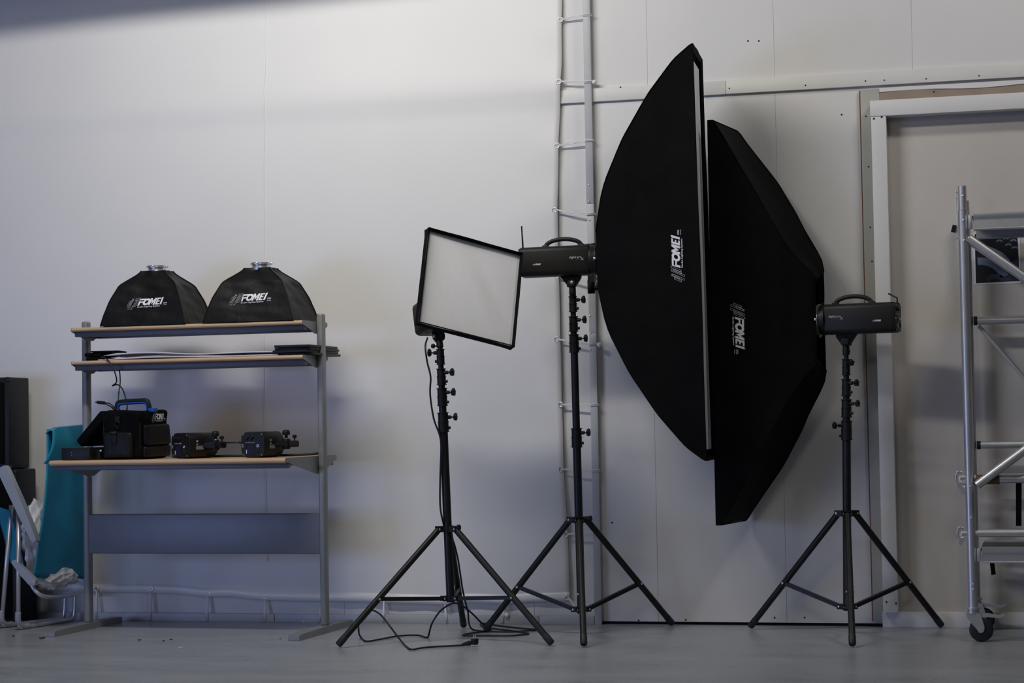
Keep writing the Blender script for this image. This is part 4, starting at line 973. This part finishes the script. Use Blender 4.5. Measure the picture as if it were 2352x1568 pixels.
b = B(); b.prism([(0, sz(1222)), (.028, sz(1222)), (.036, sz(1104)), (.006, sz(1104))], (1, 0, 0), (0, 0, 1), (0, .02, 0), (at(2332, 1160, YB).x, YB + .03, 0)); obj('strap', b, m_fab, sc)
b = B(); b.prism([(.008, sz(1330)), (.030, sz(1328)), (.022, sz(1290)), (.0, sz(1290))], (1, 0, 0), (0, 0, 1), (0, .004, 0), (at(2273, 1310, -.4).x, -.4, 0)); obj('hanging_strap', b, m_fab, sc)

# print pinned on the sliding door
pc = at(2290, 600, -.018)
ph = thing('photo_print', 'white-bordered photo of parked cars pinned on the door behind the scaffold', 'photo', pc)
x0 = at(2237, 600, -.018).x; x1 = at(2344, 600, -.018).x; z0 = at(2290, 652, -.018).z; z1 = at(2290, 532, -.018).z
b = B(); b.span((x0, -.0185, z0), (x1, -.0165, z1)); obj('white_border', b, m_print, ph)
W_ = x1 - x0; H_ = z1 - z0
def pq(nm, poly, m, dy):
    b = B(); b.prism([(x0 + W_ * a, z0 + H_ * c) for a, c in poly], (1, 0, 0), (0, 0, 1), (0, .0004, 0), (0, -.0186 - dy, 0)); return obj(nm, b, m, ph)
pq('picture', [(.03, .025), (.97, .045), (.95, .97), (.03, .97)], m_photo, 0)
pq('picture_ground', [(.55, .05), (.965, .05), (.955, .5), (.80, .40), (.66, .2)], m_photo3, .0003)
def arc(cx, cy, r0_, r1_, a0, a1, sx=1.0, n=14):
    A_ = [(cx + sx * r1_ * math.cos(R(a0 + (a1 - a0) * i / n)), cy + r1_ * math.sin(R(a0 + (a1 - a0) * i / n))) for i in range(n + 1)]
    I_ = [(cx + sx * r0_ * math.cos(R(a0 + (a1 - a0) * i / n)), cy + r0_ * math.sin(R(a0 + (a1 - a0) * i / n))) for i in range(n, -1, -1)]
    return A_ + I_
def clip(p): return [(min(.965, max(.035, a)), min(.965, max(.04, c))) for a, c in p]
pq('wheel_arch', clip(arc(.10, -.02, .40, .54, 20, 92, 1.25)), m_photo2, .0006)
pq('bonnet', clip(arc(.05, .02, .66, .74, 35, 92, 1.2)), m_photo2, .0006)
pq('tyre_highlight', clip(arc(.45, -.05, .15, .24, 30, 140, 1.2)), m_photo3, .0006)
for i, (a, c, r_) in enumerate([(.75, .72, .05), (.86, .80, .05), (.70, .84, .045), (.88, .66, .05), (.56, .80, .05), (.62, .93, .04), (.82, .92, .04)]):
    pq('far_car', clip(arc(a, c, r_ * .4, r_, 10, 170, 1.5, 8)), m_photo2, .0006)

# ------------------------------------------------------------------ folding chair with teal sling, white bag, dark cabinets at the far left
ch = thing('folding_chair', 'folded camping chair with teal sling and grey tube frame beside the workstation', 'chair', fl(80, 1440))
def wq(px, py, Y): return at(px, py, Y)
def fab(u, v):
    a = wq(110, 985, -.55) * (1 - u) + wq(196, 978, -.12) * u; c = wq(80, 1327, -.56) * (1 - u) + wq(197, 1330, -.12) * u
    p = a * (1 - v) + c * v; p.x += .018 * math.sin(math.pi * v) * (1 - u * .3) + .006 * math.sin(7 * u + 5 * v); p.z += .008 * math.sin(math.pi * u) * v; return p
b = B(); b.grid(fab, 16, 30); obj('sling', b, m_teal, ch, sharp=180, solid=.004)
b = B(); b.tube([fab(0.0, i / 20) for i in range(21)], .011, 8, flat=.6); obj('sling_hem', b, m_teal2, ch, sharp=180)
def hr(u, v):
    t_ = wq(112, 990, -.57) * (1 - u) + wq(197, 982, -.12) * u; d = wq(93, 1060, -.585) * (1 - u) + wq(196, 1062, -.12) * u
    pr = [(0, 0, -.02), (.35, .0, -.02), (1.0, .02, 0)]
    if v < .3: k = v / .3; p = t_ + V((-.03 * (1 - k), 0, .018 * math.sin(k * math.pi / 2)))
    else: k = (v - .3) / .7; p = (t_ + V((0, 0, .018))) * (1 - k) + d * k + V((.02 * math.sin(k * math.pi) + .012, 0, 0))
    p = p + V((.012, 0, 0)); p.z += -.012 * max(0, .12 - u) / .12; return p
b = B(); b.grid(hr, 16, 16); obj('headrest', b, m_teal2, ch, sharp=60, solid=.008)
def tb(nm, pts, r, m, sm=6): 
    b = B(); b.tube([wq(*p) for p in pts], r, 12, sm); return obj(nm, b, m, ch, sharp=180)
f1 = fl(42, 1447); f2 = fl(4, 1443)
yb_ = -.12
for i, (f, px_t, py_t, bx_) in enumerate(((f1, 42, 1172, 163), (f2, 26, 1160, 140))):
    topp = at(px_t, py_t, f.y + .02)
    b = B(); b.tube([topp, V((f.x, f.y, .03))], .0125, 12); obj('leg', b, m_alu, ch, sharp=180)
    e = at(bx_, 1424, yb_); e.z = .016
    b = B(); b.tube([V((f.x, f.y, .10)), V((f.x, f.y, .045)), V((f.x + .004, f.y + .02, .018)), V((f.x + .01, f.y + .06, .014)), V((f.x + (e.x - f.x) * .8, f.y + (e.y - f.y) * .8, .014)), e, e + V((.012, .02, .03)), e + V((.016, .022, .14))], .0125, 12, 5); obj('base_rail', b, m_alu, ch, sharp=180)
    b = B(); b.tube([V((f.x, f.y, .10)), V((f.x, f.y, .05)), V((f.x + .006, f.y + .03, .02)), V((f.x + .016, f.y + .09, .016))], .0165, 12, 5); obj('foot_corner', b, m_gplast, ch, sharp=180)
tb('seat_tube', [(68, 1330, -.56), (78, 1352, -.56), (95, 1367, -.54), (120, 1371, -.45), (160, 1367, -.28), (190, 1358, -.14)], .0115, m_alu)
b = B(); p0 = wq(7, 1072, -.60); p1 = wq(84, 1243, -.60); d = (p1 - p0); nrm = V((-d.z, 0, d.x)).normalized(); L_ = d.length; d.normalize()
b.prism([(0, -.024), (.012, -.03), (L_ * .5, -.026), (L_ - .02, -.018), (L_, -.010), (L_, .010), (L_ - .02, .016), (L_ * .5, .026), (.012, .026), (0, .018)], d, nrm, (0, .05, 0), p0); obj('armrest', b, m_gplast, ch)
b = B(); p0 = wq(36, 1292, -.585); p1 = wq(78, 1338, -.585); d = (p1 - p0); nrm = V((-d.z, 0, d.x)).normalized(); L_ = d.length; d.normalize()
b.prism([(-.02, 0), (-.012, -.014), (L_ * .5, -.024), (L_, -.024), (L_ + .02, 0), (L_, .026), (L_ * .5, .022), (-.01, .014)], d, nrm, (0, .03, 0), p0); hg = obj('hinge', b, m_gplast, ch)
b = B(); b.lathe(p1 + V((0, -.015, 0)), (0, -1, 0), [(0, .017), (.003, .016), (.005, .008), (.0051, .001)], 18); obj('hinge_cap', b, m_gplast, hg)
def side(u, v):
    a = wq(-14, 1160, -.50) * (1 - u) + wq(22, 1172, -.52) * u; c = wq(20, 1290, -.50) * (1 - u) + wq(56, 1312, -.52) * u
    p = a * (1 - v) + c * v; p.y += .02 * math.sin(3 * v); return p
b = B(); b.grid(side, 6, 12); obj('seat_sling', b, m_teal, ch, sharp=180, solid=.004)

def crumple(name, label, cat, ctr, rad, m, seed, amp=.022, cut=5, nfold=9):
    rnd = random.Random(seed); b = B(); bmesh.ops.create_icosphere(b.bm, subdivisions=cut, radius=1.0)
    fs = [(V((rnd.gauss(0, 1), rnd.gauss(0, 1), rnd.gauss(0, 1))).normalized(), rnd.uniform(2.5, 9), rnd.uniform(0, 6), rnd.uniform(.3, 1)) for _ in range(nfold)]
    for v in b.bm.verts:
        n = v.co.normalized(); h = 0
        for d, k, p, a in fs: h += a * (1 - abs(math.sin(n.dot(d) * k + p + .8 * math.sin(n.dot(d.yzx) * 3)))) ** 2
        v.co = V((n.x * rad[0], n.y * rad[1], n.z * rad[2])) + n * (amp * (h - 2))
        v.co += V(ctr)
    o = obj(name, b, m, None, sharp=75, loc=V(ctr)); return tag(o, label, cat)
cb_ = wq(92, 1235, -.40)
crumple('plastic_bag', 'crumpled white plastic bag stuffed into the folded teal chair', 'bag', V((cb_.x - .015, -.36, .50)), (.085, .17, .20), m_bag, 4, amp=.018)
cb2 = wq(140, 1335, -.32)
crumple('plastic_bag', 'lower crumpled white plastic bag showing under the teal sling', 'bag', V((cb2.x - .02, -.31, .262)), (.085, .155, .060), m_bag, 9, amp=.016)

def cabinet(label, pxr, z0, z1, y0=-.335, y1=-.10):
    xr = at(pxr, 1150, y0).x
    t = thing('cabinet', label, 'cabinet', (xr - .2, y0, z0), group='black cabinets stacked at the left edge')
    b = B(); b.box((xr - .21, (y0 + y1) / 2, (z0 + z1) / 2), (.42, y1 - y0, z1 - z0), None, .008, 2); bd = obj('body', b, m_plast, t)
    b = B(); b.box((xr - .21, y0 - .003, (z0 + z1) / 2), (.36, .012, (z1 - z0) - .06), None, .003); obj('front_grille', b, m_fab, t)
    b = B()
    for z in (z0 + .012, z1 - .012):
            b = B(); b.box((xr - .012, y0 + .010, z), (.030, .028, .026), None, .006); obj('corner_guard', b, m_blk, t)
zs_ = at(30, 1077, -.335).z
cabinet('black cabinet standing on the floor at the left edge, behind the chair', 38, .002, zs_ - .002)
cabinet('black cabinet at the left edge, stacked on top of the other one', 23, zs_, at(20, 866, -.335).z)

# ------------------------------------------------------------------ scraps on the floor
def scrap(px, py, s, m, label, seed, cat='leaf', name='dry_leaf'):
    rnd = random.Random(seed); p = fl(px, py); b = B()
    def f(u, v):
        a = (u - .5) * s; w_ = s * .45 * math.sin(math.pi * max(.02, min(.98, u))) * (v - .5)
        return p + V((a * math.cos(seed) - w_ * math.sin(seed), a * math.sin(seed) + w_ * math.cos(seed), .002 + s * .18 * abs(v - .5) * 2 + s * .25 * (u - .5) ** 2 + rnd.uniform(0, .001)))
    b.grid(f, 6, 4); o = obj(name, b, m, None, sharp=60, solid=.0012, loc=p); tag(o, label, cat, 'scraps on the floor'); return o
scrap(97, 1467, .036, m_leaf, 'reddish dry leaf on the floor in front of the folding chair', 1)
scrap(31, 1462, .032, m_wrap, 'pale brown dry leaf on the floor at the left edge', 2.4)
scrap(320, 1471, .020, m_leaf, 'brown dry leaf on the floor between the desk feet, leftmost of a row', .3)
scrap(376, 1473, .024, m_void, 'dark dry leaf on the floor between the desk feet', 2)
scrap(393, 1470, .020, m_wrap, 'curled brown dry leaf just right of the dark one between the desk feet', 1.1)
scrap(644, 1467, .012, m_leaf, 'tiny brown dry leaf on the floor left of the right desk foot', .8)
scrap(415, 1489, .022, m_print, 'small white paper scrap on the floor in front of the workstation', .5, 'paper scrap', 'paper_scrap')
